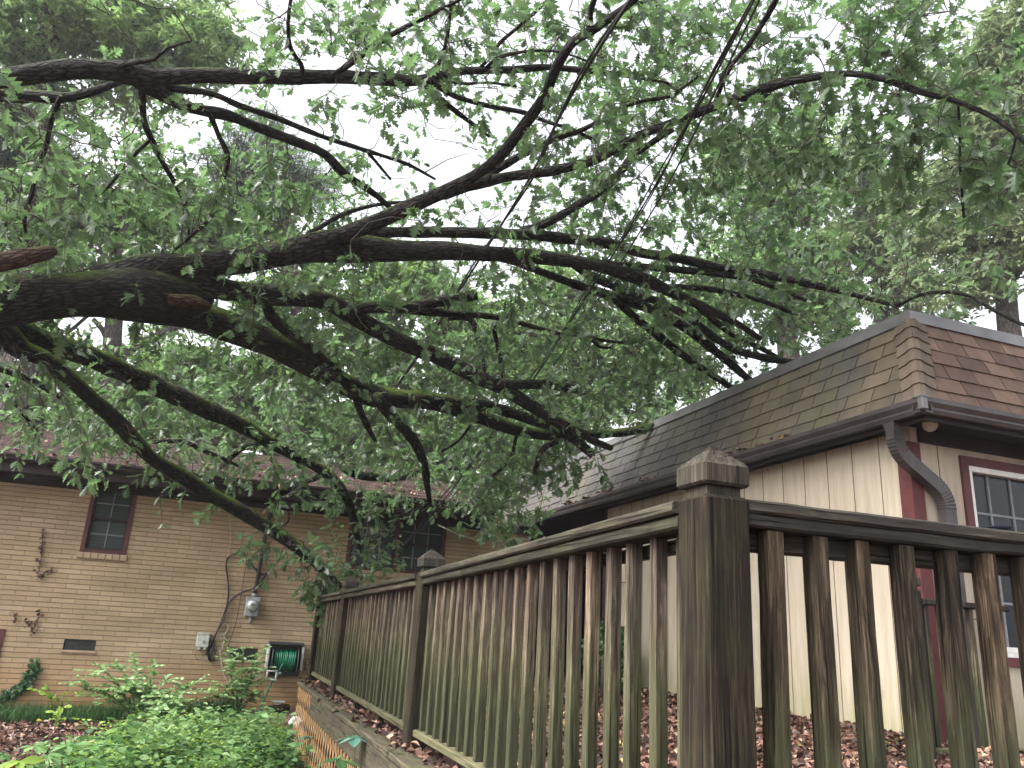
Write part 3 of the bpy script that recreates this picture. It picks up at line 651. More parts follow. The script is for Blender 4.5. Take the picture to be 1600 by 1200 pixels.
# ================================================================== SIDING HOUSE
SX, SY, SE = 5.0, 4.69, 9.95
S = Thing('siding_house', 'cream board house with shingled mansard roof and red corner trim', 'house', (SX, SY, YZ))
wz0, wz1 = .06, 1.50; wx0, wx1 = 5.60, 6.60
mb = MB()
Ygr = [SY + .3 * k for k in range(0, 18)]; 
def side_panel(y0, y1):      # one board face between two grooves on the side wall, groove cut back
    mb.quad((SX, y1, -.9), (SX, y0, -.9), (SX, y0, 1.75), (SX, y1, 1.75))
    g = .004
    mb.quad((SX, y0, -.9), (SX + .014, y0 - .006, -.9), (SX + .014, y0 - .006, 1.75), (SX, y0, 1.75)); mb.quad((SX + .014, y1 + .006, -.9), (SX, y1, -.9), (SX, y1, 1.75), (SX + .014, y1 + .006, 1.75))
    mb.quad((SX + .014, y0 - .006, -.9), (SX + .014, y0 - .02, -.9), (SX + .014, y0 - .02, 1.75), (SX + .014, y0 - .006, 1.75))
yy = SY
while yy < SE - .05:
    side_panel(yy + .006, min(yy + .305, SE) - .006); yy += .305
mb.quad((SX + .02, SE, -.9), (SX + .02, SY, -.9), (SX + .02, SY, 1.75), (SX + .02, SE, 1.75))
mb.quad((SX, SE, -.9), (SX, SE, 1.75), (SX + 2.5, SE, 1.75), (SX + 2.5, SE, -.9))
S.part('side_wall', mb, M['siding'])
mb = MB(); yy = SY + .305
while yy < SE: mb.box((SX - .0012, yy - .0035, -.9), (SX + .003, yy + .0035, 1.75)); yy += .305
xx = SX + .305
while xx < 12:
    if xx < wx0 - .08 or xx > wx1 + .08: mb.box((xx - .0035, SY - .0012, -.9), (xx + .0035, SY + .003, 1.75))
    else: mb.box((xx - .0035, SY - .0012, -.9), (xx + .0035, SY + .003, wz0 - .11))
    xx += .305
S.part('groove_shade_strips', mb, M['groove_shade'])  # thin dark strips along the board grooves, painted in as groove shade
mb = MB(); hole = (wx0, wx1, wz0, wz1)
xx = SX
edges = []
while xx < 12: edges.append((xx + .006, xx + .305 - .006)); xx += .305
for a, b in edges:
    segs = [(a, b)]
    if b <= wx0 or a >= wx1: mb.quad((a, SY, -.9), (b, SY, -.9), (b, SY, 1.75), (a, SY, 1.75))
    else:
        mb.quad((a, SY, -.9), (b, SY, -.9), (b, SY, wz0), (a, SY, wz0)); mb.quad((a, SY, wz1), (b, SY, wz1), (b, SY, 1.75), (a, SY, 1.75))
        if a < wx0: mb.quad((a, SY, wz0), (wx0, SY, wz0), (wx0, SY, wz1), (a, SY, wz1))
        if b > wx1: mb.quad((wx1, SY, wz0), (b, SY, wz0), (b, SY, wz1), (wx1, SY, wz1))
    if not (a > wx0 and a < wx1): mb.quad((a - .012, SY + .014, -.9), (a, SY, -.9), (a, SY, 1.75), (a - .012, SY + .014, 1.75))
mb.quad((SX, SY + .016, -.9), (wx0, SY + .016, -.9), (wx0, SY + .016, 1.75), (SX, SY + .016, 1.75)); mb.quad((wx1, SY + .016, -.9), (12.2, SY + .016, -.9), (12.2, SY + .016, 1.75), (wx1, SY + .016, 1.75))
mb.quad((wx0, SY + .016, -.9), (wx1, SY + .016, -.9), (wx1, SY + .016, wz0), (wx0, SY + .016, wz0)); mb.quad((wx0, SY + .016, wz1), (wx1, SY + .016, wz1), (wx1, SY + .016, 1.75), (wx0, SY + .016, 1.75))
mb.quad((12.2, SY, -.9), (12.2, 15, -.9), (12.2, 15, 1.75), (12.2, SY, 1.75))
S.part('front_wall', mb, M['siding'])
mb = MB(); mb.box((SX + .0, SE + .001, -.9), (SX + .12, SE + .12, 1.75)); mb.box((6.9, SE + .12, -.9), (7.0, 15.0, 1.75)); mb.box((SX, 14.9, -.9), (6.89, 15.0, 1.75)); S.part('porch_wall', mb, M['maroon_dark'])
# corner trim, frieze
mb = MB(); mb.box((SX - .022, SY - .022, -.62), (SX - .002, SY + .10, 1.62)); mb.box((SX - .0015, SY - .022, -.62), (SX + .10, SY - .002, 1.62)); S.part('corner_trim', mb, M['maroon'])
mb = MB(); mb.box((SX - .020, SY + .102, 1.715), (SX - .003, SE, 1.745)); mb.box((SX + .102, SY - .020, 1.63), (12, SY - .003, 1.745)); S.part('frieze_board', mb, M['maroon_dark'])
GX0, GY0 = 4.70, 4.24      # outer gutter lines
MT, MB0 = 2.65, 1.835      # mansard shingle top and foot
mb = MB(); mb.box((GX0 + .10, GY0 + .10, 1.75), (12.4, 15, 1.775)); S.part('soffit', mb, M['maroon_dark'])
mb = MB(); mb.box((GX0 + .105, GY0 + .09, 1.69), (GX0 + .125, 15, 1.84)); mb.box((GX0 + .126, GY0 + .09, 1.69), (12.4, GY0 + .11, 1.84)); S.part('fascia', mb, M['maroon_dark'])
# gutters (K profile)
def kprof(ax):
    pr = [(.10, 0), (.035, 0), (.022, .03), (.022, .045), (0, .08), (0, .115), (.010, .115), (.012, .085), (.034, .05), (.04, .012), (.09, .012), (.09, .11), (.10, .11)]
    return [np.array((u, 0, v)) if ax == 'x' else np.array((0, u, v)) for u, v in pr]
mb = MB(); mb.prism(kprof('x'), (GX0, GY0 + .005, 1.725), (GX0, 14.3, 1.725)); g1 = S.part('gutter', mb, M['gutter'], label='long gutter along the side of the mansard')
mb = MB(); mb.prism([p for p in kprof('y')], (GX0 + .005, GY0, 1.728), (12.4, GY0, 1.728)); S.part('gutter', mb, M['gutter'], label='gutter along the front of the mansard')
mb = MB(); mb.box((GX0 - .006, GY0 - .006, 1.745), (GX0 + .05, GY0 + .04, 1.842), bev=.003); mb.box((GX0 - .012, GY0 - .012, 1.838), (GX0 + .062, GY0 + .058, 1.848)); S.part('gutter_corner', mb, M['flash'])
# mansard shingles
def mansard(axis, name, mat, y_end, ncourse=6):
    mb = MB(); inset = .30; h = (MT - MB0) / ncourse; base = (GX0 + .085, GY0 + .085)
    mb2 = MB()
    for k in range(ncourse):
        z0 = MB0 + h * k; z1 = z0 + h * 1.12; i0 = inset * k / ncourse; i1 = inset * (k + 1.12) / ncourse
        start = (base[1] if axis == 'x' else base[0]) + i0 + .02
        u = start - (k % 2) * .15 - random.choice((0, .05)); wd = .305
        while u < y_end:
            a, b = max(u, start), min(u + wd, y_end)
            if b - a > .03:
                o = random.uniform(.010, .018); e = .005; dz = random.uniform(-.004, .004); rr = random.random() * (.75 if random.random() < .8 else 1)
                if axis == 'x':
                    x0, x1 = base[0] + i0, base[0] + i1
                    P = [(x0 - o, b - e, z0 + dz), (x0 - o, a + e, z0 + dz), (x1 - .002, a + e, z1), (x1 - .002, b - e, z1), (x0 + .004, b - e, z0 + dz), (x0 + .004, a + e, z0 + dz), (x1, a + e, z1), (x1, b - e, z1)]
                else:
                    y0, y1 = base[1] + i0, base[1] + i1
                    P = [(a + e, y0 - o, z0 + dz), (b - e, y0 - o, z0 + dz), (b - e, y1 - .002, z1), (a + e, y1 - .002, z1), (a + e, y0 + .004, z0 + dz), (b - e, y0 + .004, z0 + dz), (b - e, y1, z1), (a + e, y1, z1)]
                mb.add(P, [(0, 1, 2, 3), (4, 5, 1, 0), (0, 3, 7, 4), (1, 5, 6, 2)], rr)
            u += wd
    return S.part(name, mb, mat)
mansard('x', 'side_shingles', M['shingle_side'], 14.3); mansard('y', 'front_shingles', M['shingle_front'], 12.4)
# core behind the shingles, flat roof
b0x, b0y, ins = GX0 + .09, GY0 + .09, .30
mb = MB(); mb.add([(b0x, b0y, MB0 - .03), (12.4, b0y, MB0 - .03), (12.4, b0y + ins, MT), (b0x + ins, b0y + ins, MT), (b0x, 14.3, MB0 - .03), (b0x + ins, 14.3, MT), (12.4, 14.3, MB0 - .03), (12.4, 14.3, MT)],
                  [(0, 1, 2, 3), (4, 0, 3, 5), (3, 2, 7, 5), (6, 4, 5, 7), (1, 6, 7, 2), (0, 4, 6, 1)]); S.part('roof_core', mb, M['gutter'])
# hip shingles bent over the corner
mb = MB(); nh = 7
for k in range(nh):
    t0, t1 = k / nh, (k + 1.25) / nh; ring = []
    for (t, o) in ((t0, .024), (t1, .008)):
        z = MB0 + .01 + (MT - MB0) * t; i = ins * t; row = []
        for a, oo, dz in ((-.16, 0, 0), (-.08, .004, .014), (-.035, .008, .03), (0, .002, .036), (.035, .008, .03), (.08, .004, .014), (.16, 0, 0)):
            if a < 0: p = (b0x + i - o - oo, b0y + i - a - .004, z + dz)
            elif a > 0: p = (b0x + i + a - .004, b0y + i - o - oo, z + dz)
            else: p = (b0x + i - o * .75 - oo, b0y + i - o * .75 - oo, z + dz)
            row.append(p)
        ring.append(row)
    under = [(p[0] + .014, p[1] + .014, p[2]) for p in ring[0]]
    V = ring[0] + ring[1] + under; f = [(j, j + 7, j + 8, j + 1) for j in range(6)] + [(14 + j, j, j + 1, 15 + j) for j in range(6)]
    mb.add(V, f, random.random())
S.part('hip_shingles', mb, M['shingle_hip'])
# flashing along the top
tx, ty = b0x + ins, b0y + ins
for axis in (0, 1):
    mb = MB(); L0 = 4.6; segn = 0; u = ty if axis == 0 else tx; endu = 14.3 if axis == 0 else 12.4; z0, z1, z2 = MT - .01, MT + .10, MT + .13
    lift = 0
    while u < endu:
        v2 = min(u + 3.05, endu); d = .003 * (segn % 2)
        for (o0, za, o1, zb) in ((-.03 - d, z0, -.012 - d, z1), (-.012 - d, z1, .10, z2)):
            if axis == 0: mb.quad((tx + o0, v2 + .02, za), (tx + o0, u + (o0 if segn == 0 else 0), za), (tx + o1, u + (o1 if segn == 0 else 0), zb), (tx + o1, v2 + .02, zb))
            else: mb.quad((u + (o0 if segn == 0 else 0), ty + o0, za), (v2 + .02, ty + o0, za), (v2 + .02, ty + o1, zb), (u + (o1 if segn == 0 else 0), ty + o1, zb))
        u = v2; segn += 1
    S.part('flashing', mb, M['flash'])
mb = MB(); mb.box((tx + .06, ty + .06, MT + .001), (12.4, 14.3, MT + .11)); S.part('flat_roof', mb, M['gutter'])
# downspout
def rect_tube(pts, hw, hd, ribs=None):
    """rectangular pipe; u across = X, v = Y, swept in the plane of its bends"""
    mb = MB(); P = np.array(pts, float); n = len(P); T_ = np.gradient(P, axis=0); T_ /= np.linalg.norm(T_, axis=1)[:, None]
    V = []
    for i in range(n):
        Yv = np.array([0, 1., 0]); A = np.cross(Yv, T_[i]); A /= np.linalg.norm(A); k = 1 + (.07 if ribs and ribs[i] else 0)
        for (a, b_) in ((-1, -1), (1, -1), (1, 1), (-1, 1)): V.append(P[i] + A * a * hw * k + Yv * b_ * hd * k)
    f = [(4 * i + j, 4 * i + (j + 1) % 4, 4 * i + 4 + (j + 1) % 4, 4 * i + 4 + j) for i in range(n - 1) for j in range(4)] + [(0, 1, 2, 3), tuple(4 * (n - 1) + j for j in (3, 2, 1, 0))]
    mb.add(V, f); return mb
def arc_path(ctrl, sub=9):
    pts, rb = [], []
    A = [np.array(c) for c in ctrl]
    pts.append(A[0]); rb.append(0)
    for i in range(1, len(A) - 1):
        d0 = A[i - 1] - A[i]; d1 = A[i + 1] - A[i]; r_ = .13
        p0 = A[i] + d0 / np.linalg.norm(d0) * min(r_, np.linalg.norm(d0) * .48); p1 = A[i] + d1 / np.linalg.norm(d1) * min(r_, np.linalg.norm(d1) * .48)
        for k in range(2 * sub + 1): t = k / (2 * sub); pts.append((1 - t) ** 2 * p0 + 2 * t * (1 - t) * A[i] + t * t * p1); rb.append(k % 2)
    pts.append(A[-1]); rb.append(0); return pts, rb
dsx, dsy = 5.255, 4.615
pts, rb = arc_path([(4.80, dsy, 1.728), (4.80, dsy, 1.50), (dsx, dsy, 1.22), (dsx, dsy, -.64)])
D = rect_tube(pts, .052, .04, rb); dsp = S.part('downspout', D, M['gutter'])
mb = MB(); mb.add([(4.735, dsy - .055, 1.728), (4.865, dsy - .055, 1.728), (4.865, dsy + .055, 1.728), (4.735, dsy + .055, 1.728), (4.746, dsy - .043, 1.655), (4.854, dsy - .043, 1.655), (4.854, dsy + .043, 1.655), (4.746, dsy + .043, 1.655)],
                  [(0, 4, 5, 1), (1, 5, 6, 2), (2, 6, 7, 3), (3, 7, 4, 0)]); S.part('outlet', mb, M['gutter'], parent=dsp)
mb = MB(); mb.box((dsx - .07, dsy - .044, .62), (dsx + .07, dsy - .041, .65)); mb.box((dsx - .07, dsy - .041, .62), (dsx - .056, SY - .001, .65)); mb.box((dsx + .056, dsy - .041, .62), (dsx + .07, SY - .001, .65)); S.part('strap', mb, M['gutter'], parent=dsp)
# window on the front wall
mb = MB()
for (a, b, c_, d) in ((wx0 - .075, wx0, wz0 - .01, wz1 + .075), (wx1, wx1 + .075, wz0 - .01, wz1 + .075), (wx0, wx1, wz1, wz1 + .075), (wx0 - .02, wx1 + .02, wz0 - .10, wz0 - .035)): mb.box((a, SY - .024, c_), (b, SY + .002, d))
fr = S.part('window_trim', mb, M['maroon'])
mb = MB()
for (a, b, c_, d) in ((wx0, wx0 + .035, wz0, wz1), (wx1 - .035, wx1, wz0, wz1), (wx0 + .035, wx1 - .035, wz1 - .045, wz1), (wx0 + .035, wx1 - .035, wz0, wz0 + .04), (wx0 - .05, wx1 + .05, wz0 - .034, wz0 - .002)): mb.box((a, SY - .018, c_), (b, SY + .05, d))
zm = (wz0 + wz1) / 2; mb.box((wx0 + .035, SY + .0, zm - .02), (wx1 - .035, SY + .05, zm + .02))
S.part('window_frame', mb, M['white'], parent=fr)
mb = MB(); mb.box((wx0 + .035, SY + .04, wz0 + .04), (wx1 - .035, SY + .046, wz1 - .045)); S.part('pane', mb, M['glass'], parent=fr)
mb = MB()
for k in range(1, 4): xk = wx0 + (wx1 - wx0) * k / 4; mb.box((xk - .009, SY + .026, wz0 + .04), (xk + .009, SY + .0385, wz1 - .045))
for (q, r_) in ((wz0 + .04, zm - .02), (zm + .02, wz1 - .045)):
    for k in range(1, 2): zk = q + (r_ - q) * k / 2; mb.box((wx0 + .036, SY + .028, zk - .009), (wx1 - .036, SY + .0375, zk + .009))
S.part('muntins', mb, M['muntin'], parent=fr)
# dark room behind the panes
# eave lamp
c = on_y(1453, 663, 4.52)
T = Thing('eave_lamp', 'small round cream floodlight tucked under the roof corner', 'lamp', tuple(c))
f_ = np.array([-.45, -.75, -.35]); f_ /= np.linalg.norm(f_)
mb = MB(); mb.tube([c - f_ * .07, c - f_ * .03, c, c + f_ * .012], (.02, .045, .06, .055), 20); T.part('lamp_head', mb, M['lamp'])
mb = MB(); mb.tube([c - f_ * .07, c - f_ * .09 + np.array([0, 0, .03]), c - f_ * .09 + np.array([0, .02, .12])], .012, 8); T.part('bracket', mb, M['black'])
# plant hanger hook on wall beside the window
c = on_y(1508, 940, SY - .02)
T = Thing('wall_hook', 'black iron hook bracket on the cream wall beside the window', 'bracket', (c[0], SY, c[2]))
mb = MB(); mb.tube([on_y(1528, 953, SY - .02), on_y(1515, 945, SY - .1), on_y(1503, 939, SY - .2)], .007, 6, .03)
mb.tube([on_y(1528, 968, SY - .02), on_y(1506, 966, SY - .2), on_y(1503, 970, SY - .21), on_y(1507, 975, SY - .2), on_y(1511, 971, SY - .19)], .004, 6, .02)
tag_ = T.part('hook', mb, M['black'])
# iron ornament on side wall
c = on_x(990, 880, SX - .02)
T = Thing('iron_ornament', 'thin black wire ornament hanging on the cream side wall', 'ornament', tuple(c))
mb = MB()
mb.tube([on_x(988, 866, SX - .03), on_x(993, 875, SX - .03), on_x(987, 888, SX - .03), on_x(992, 897, SX - .03), on_x(995, 884, SX - .03), on_x(989, 873, SX - .03)], .006, 5, .03)
mb.tube([on_x(954, 911, SX - .03), on_x(975, 910, SX - .03), on_x(997, 912, SX - .03)], .006, 5, .05); mb.tube([on_x(956, 862, SX - .03), on_x(957, 885, SX - .03), on_x(955, 911, SX - .03)], .006, 5, .05)
T.part('wirework', mb, M['black'])
# dark pipe / trim strip on the side wall
a, b = on_x(1035, 852, SX - .03), on_x(1036, 948, SX - .03)
mb = MB(); mb.box((SX - .02, a[1] - .04, b[2]), (SX - .003, a[1] + .03, a[2] + .3)); S.part('shutter_edge', mb, M['maroon'])

# ================================================================== TIMBER RAILING ON ITS LEDGE
X0, Y0 = 1.16, 1.75; PW = .14
def ztop(y): return float(np.interp(y, [1.8, 4.85, 8.0, 10], [.372, .312, .286, .27]))
D = Thing('timber_railing', 'weathered timber railing with corner post running back along the raised ledge', 'railing', (X0, Y0, YZ))
def post(x, y, top, foot=YZ, cap=True, w_=PW, T=D, mat='post', rot=0):
    mb = MB(); mb.box((x, y, foot), (x + w_, y + w_, top), bev=.010); p = T.part('post', mb, M[mat])
    if cap:
        mb = MB(); n = .002; mb.box((x + .018, y + .018, top + .0005), (x + w_ - .018, y + w_ - .018, top + .026))
        mb.box((x - n, y - n, top + .027), (x + w_ + n, y + w_ + n, top + .088), bev=.007)
        c0 = (x + w_ / 2, y + w_ / 2); e = w_ / 2 + n - .008; rings = 6
        for k in range(rings):      # stepped saw-cut pyramid
            a = e * (1 - k / rings) ** .9; a2 = e * (1 - (k + .55) / rings) ** .9 if k < rings - 1 else .012; z = top + .088 + .052 * k / rings
            z2 = z + .052 / rings
            mb.add([(c0[0] + sx * q, c0[1] + sy * q, zz) for zz, q in ((z, a), (z2, a2)) for sx, sy in ((-1, -1), (1, -1), (1, 1), (-1, 1))], [(0, 1, 5, 4), (1, 2, 6, 5), (2, 3, 7, 6), (3, 0, 4, 7), (4, 5, 6, 7)])
        T.part('post_cap', mb, M['postx'], parent=p)
    return p
post(X0, Y0, .375, YZ - 1.0)
for y in (4.78, 7.86): post(X0, y, ztop(y) + .005, YZ - .02, w_=.14)
post(X0, 9.8, ztop(9.8) + .005, YZ - .02, w_=.13)
segs = [(Y0 + PW, 4.78), (4.78 + .13, 7.86), (7.86 + .13, 9.8)]
def bent_board(mb, axis, a, b, u0, u1, zf, t0, t1, n=14, jit=.0015, rnd=None):
    """board following a sagging line; u0-u1 across, t0-t1 thickness below zf"""
    V = []; 
    for i in range(n + 1):
        s = a + (b - a) * i / n; z = zf(s); q = .007
        ju = random.uniform(-jit, jit); jz = random.uniform(-jit, jit)
        pr = [(u0 + q, t1), (u1 - q, t1), (u1, t1 + q), (u1, t0 - q), (u1 - q, t0), (u0 + q, t0), (u0, t0 - q), (u0, t1 + q)]
        for u, t in pr: V.append((u + ju, s, z + t + jz) if axis == 'y' else (s, u + ju, z + t + jz))
    f = [(8 * i + j, 8 * i + (j + 1) % 8, 8 * i + 8 + (j + 1) % 8, 8 * i + 8 + j) for i in range(n) for j in range(8)]
    f += [tuple(range(8))[::-1], tuple(8 * n + j for j in range(8))]
    if axis == 'x': f = [q[::-1] for q in f]
    mb.add(V, f, rnd)
for a, b in segs:
    mb = MB(); bent_board(mb, 'y', a + .001, b - .001, X0 - .012, X0 + .125, ztop, 0, -.034); D.part('hand_rail', mb, M['raily'])
    mb = MB(); bent_board(mb, 'y', a + .001, b - .001, X0 + .004, X0 + .112, ztop, -.036, -.074); D.part('upper_rail', mb, M['raily'])
    mb = MB(); bent_board(mb, 'y', a + .001, b - .001, X0 + .103, X0 + .138, ztop, -.076, -.118); D.part('sub_rail', mb, M['raily'])
    mb = MB(); bent_board(mb, 'y', a + .001, b - .001, X0 + .03, X0 + .115, lambda s: -.565, 0, -.04); br = D.part('bottom_rail', mb, M['botrail'])
    n = 2 if b - a > 2 else 1
    for k in range(n):
        y = a + (b - a) * (k + 1) / (n + 1); mb = MB(); mb.box((X0 + .045, y - .04, YZ - .005), (X0 + .10, y + .04, -.606)); D.part('spacer_block', mb, M['post'], parent=br)
BW = .046
mb = MB(); mb.box((0, 0, 0), (BW, BW, 1.0), bev=.003); 
def stick(h):
    mb = MB(); n = 10; ph = [random.uniform(0, 6) for _ in range(4)]; amp = random.uniform(.0005, .003); V = []
    for i in range(n + 1):
        z = h * i / n; dx = amp * math.sin(ph[0] + z * 4); dy = amp * math.sin(ph[1] + z * 3.1); c = .003
        for (x, y) in ((c, 0), (BW - c, 0), (BW, c), (BW, BW - c), (BW - c, BW), (c, BW), (0, BW - c), (0, c)): V.append((x + dx + random.uniform(-.0006, .0006), y + dy + random.uniform(-.0006, .0006), z))
    f = [(8 * i + j, 8 * i + (j + 1) % 8, 8 * i + 8 + (j + 1) % 8, 8 * i + 8 + j) for i in range(n) for j in range(8)] + [tuple(range(8))[::-1], tuple(8 * n + j for j in range(8))]
    mb.add(V, f); return mb
sticks = []
for k in range(7):
    o = stick(1.0).build('baluster', M['bal'], None); sticks.append(o)
first = [True] * 7
def baluster(x, y, z0, z1, mat=None, T=D, wide=.86):
    k = random.randrange(7)
    o = sticks[k]
    if first[k]: first[k] = False
    else: o = o.copy(); col.objects.link(o)
    if mat: o.data = o.data.copy(); o.data.materials[0] = M[mat]
    o.parent = T.e; o.location = np.array((x, y, z0)) - T.loc; o.scale = (wide, wide, z1 - z0)
    o.rotation_euler = (random.gauss(0, .004), random.gauss(0, .004), random.gauss(0, .05))
    return o
for (a, b) in segs:
    n = round((b - a - .05) / .145); st = (b - a) / (n + .0)
    for k in range(n):
        y = a + st * (k + .5) - BW / 2; baluster(X0 + .048, y + random.gauss(0, .004), -.564, ztop(y) - .077)
# right-hand run
zr = lambda s: .374 + .008 * (s - 1.3)
xe = 3.2
mb = MB(); bent_board(mb, 'x', X0 + PW + .001, xe, Y0 + .005, Y0 + .135, zr, 0, -.036, 16, .0025); D.part('hand_rail', mb, M['railx'])
mb = MB(); bent_board(mb, 'x', X0 + PW + .001, xe, Y0 + .012, Y0 + .12, zr, -.038, -.074, 16, .002); D.part('upper_rail', mb, M['railx'])
mb = MB(); bent_board(mb, 'x', X0 + PW + .001, xe, Y0 + .072, Y0 + .11, zr, -.076, -.13, 16); D.part('sub_rail', mb, M['railx'])
mb = MB(); bent_board(mb, 'x', X0 + PW + .001, xe, Y0 + .02, Y0 + .11, lambda s: -.565, 0, -.04, 16); D.part('bottom_rail', mb, M['botrail'])
for k in range(12):
    x = 1.364 + k * .1556
    if x < xe - .1: baluster(x, Y0 + .026, -.564, zr(x) - .077, 'bal2', wide=1.12)
post(xe, Y0, .385, YZ - .02)
# ledge, rim beam, retaining boards, lattice
LG = Thing('timber_ledge', 'timber ledge with rim beam and lattice skirt below the railing', 'ledge', (1.0, 1.7, YZ))
lx = on_z(560, 1137, -.68)[0]
mb = MB()
ys_ = [1.66, 3.3, 5.1, 6.9, 8.5, 9.98]
for a, b in zip(ys_, ys_[1:]): bent_board(mb, 'y', a + .004, b - .004, lx, lx + .14, lambda s: -.685, 0, -.036, 8)
LG.part('cap_board', mb, M['cap'])
mb = MB(); bent_board(mb, 'y', 1.66, 8.6, lx + .012, lx + .05, lambda s: -.722, 0, -.19, 10); LG.part('rim_beam', mb, M['cap'])
mb = MB(); bent_board(mb, 'y', 8.6, 9.97, lx + .045, lx + .075, lambda s: -.722, 0, -.05, 6); LG.part('end_beam', mb, M['cap'])
mb = MB(); mb.box((lx + .16, 1.67, -1.8), (1.195, 9.94, -.702)); mb.box((1.196, 9.952, -1.8), (1.89, 9.97, -.702)); LG.part('backing_boards', mb, M['post'])
mb = MB(); lz0, lz1 = -1.75, -.73
for s in (1, -1):
    y = 1.2
    while y < 11:
        P = []; dy = (lz1 - lz0) * math.tan(R(24)) * s
        ya, yb = y, y + dy
        t0, t1 = 0, 1
        # clip to [1.7, 9.96]
        def cl(yv): return (yv - ya) / (yb - ya)
        ta, tb = sorted((cl(1.7), cl(9.96))); t0, t1 = max(0, ta), min(1, tb)
        if t1 > t0:
            o = lx + .02 + (.004 if s > 0 else 0); wd = .011
            y0_, y1_ = ya + (yb - ya) * t0, ya + (yb - ya) * t1; za, zb = lz0 + (lz1 - lz0) * t0, lz0 + (lz1 - lz0) * t1
            mb.add([(o, y0_ - wd, za), (o, y0_ + wd, za), (o, y1_ + wd, zb), (o, y1_ - wd, zb), (o + .003, y0_ - wd, za), (o + .003, y0_ + wd, za), (o + .003, y1_ + wd, zb), (o + .003, y1_ - wd, zb)],
                   [(1, 0, 3, 2), (4, 5, 6, 7), (0, 4, 7, 3), (5, 1, 2, 6)])
        y += .15
LG.part('lattice_skirt', mb, M['lattice'])
# round dish on the right rail
c = on_y(1560, 829, Y0 + .06)
T = Thing('round_dish', 'flat dark blue dish lying on the right hand rail', 'dish', tuple(c))
zc = zr(c[0]) + .002
mb = MB(); mb.tube([(c[0], Y0 + .07, zc), (c[0], Y0 + .07, zc + .004), (c[0], Y0 + .07, zc + .011), (c[0], Y0 + .07, zc + .009), (c[0], Y0 + .07, zc + .005)], (.03, .035, .056, .052, .03), 28); T.part('dish', mb, plain('blue_dish', (.03, .04, .07), .35))
# small inner railing near the cream wall
c = on_y(1438, 938, 4.3)
IR = Thing('inner_railing', 'short weathered railing standing by the red trimmed corner of the cream house', 'railing', (c[0], 4.3, YZ))
ix = on_y(1430, 1000, 4.3)[0]; it = on_y(1440, 935, 4.3)[2]
post(ix, 4.3, on_y(1438, 922, 4.3)[2], YZ - .02, w_=.10, T=IR, mat='postx')
mb = MB(); bent_board(mb, 'x', ix + .101, ix + .9, 4.29, 4.40, lambda s: it, 0, -.04, 4); IR.part('hand_rail', mb, M['postx'])
mb = MB(); bent_board(mb, 'x', ix + .101, ix + .9, 4.31, 4.39, lambda s: -.57, 0, -.04, 4); IR.part('bottom_rail', mb, M['botrail'])
for k in range(5):
    baluster(ix + .13 + k * .14, 4.325, -.569, it - .041, T=IR)

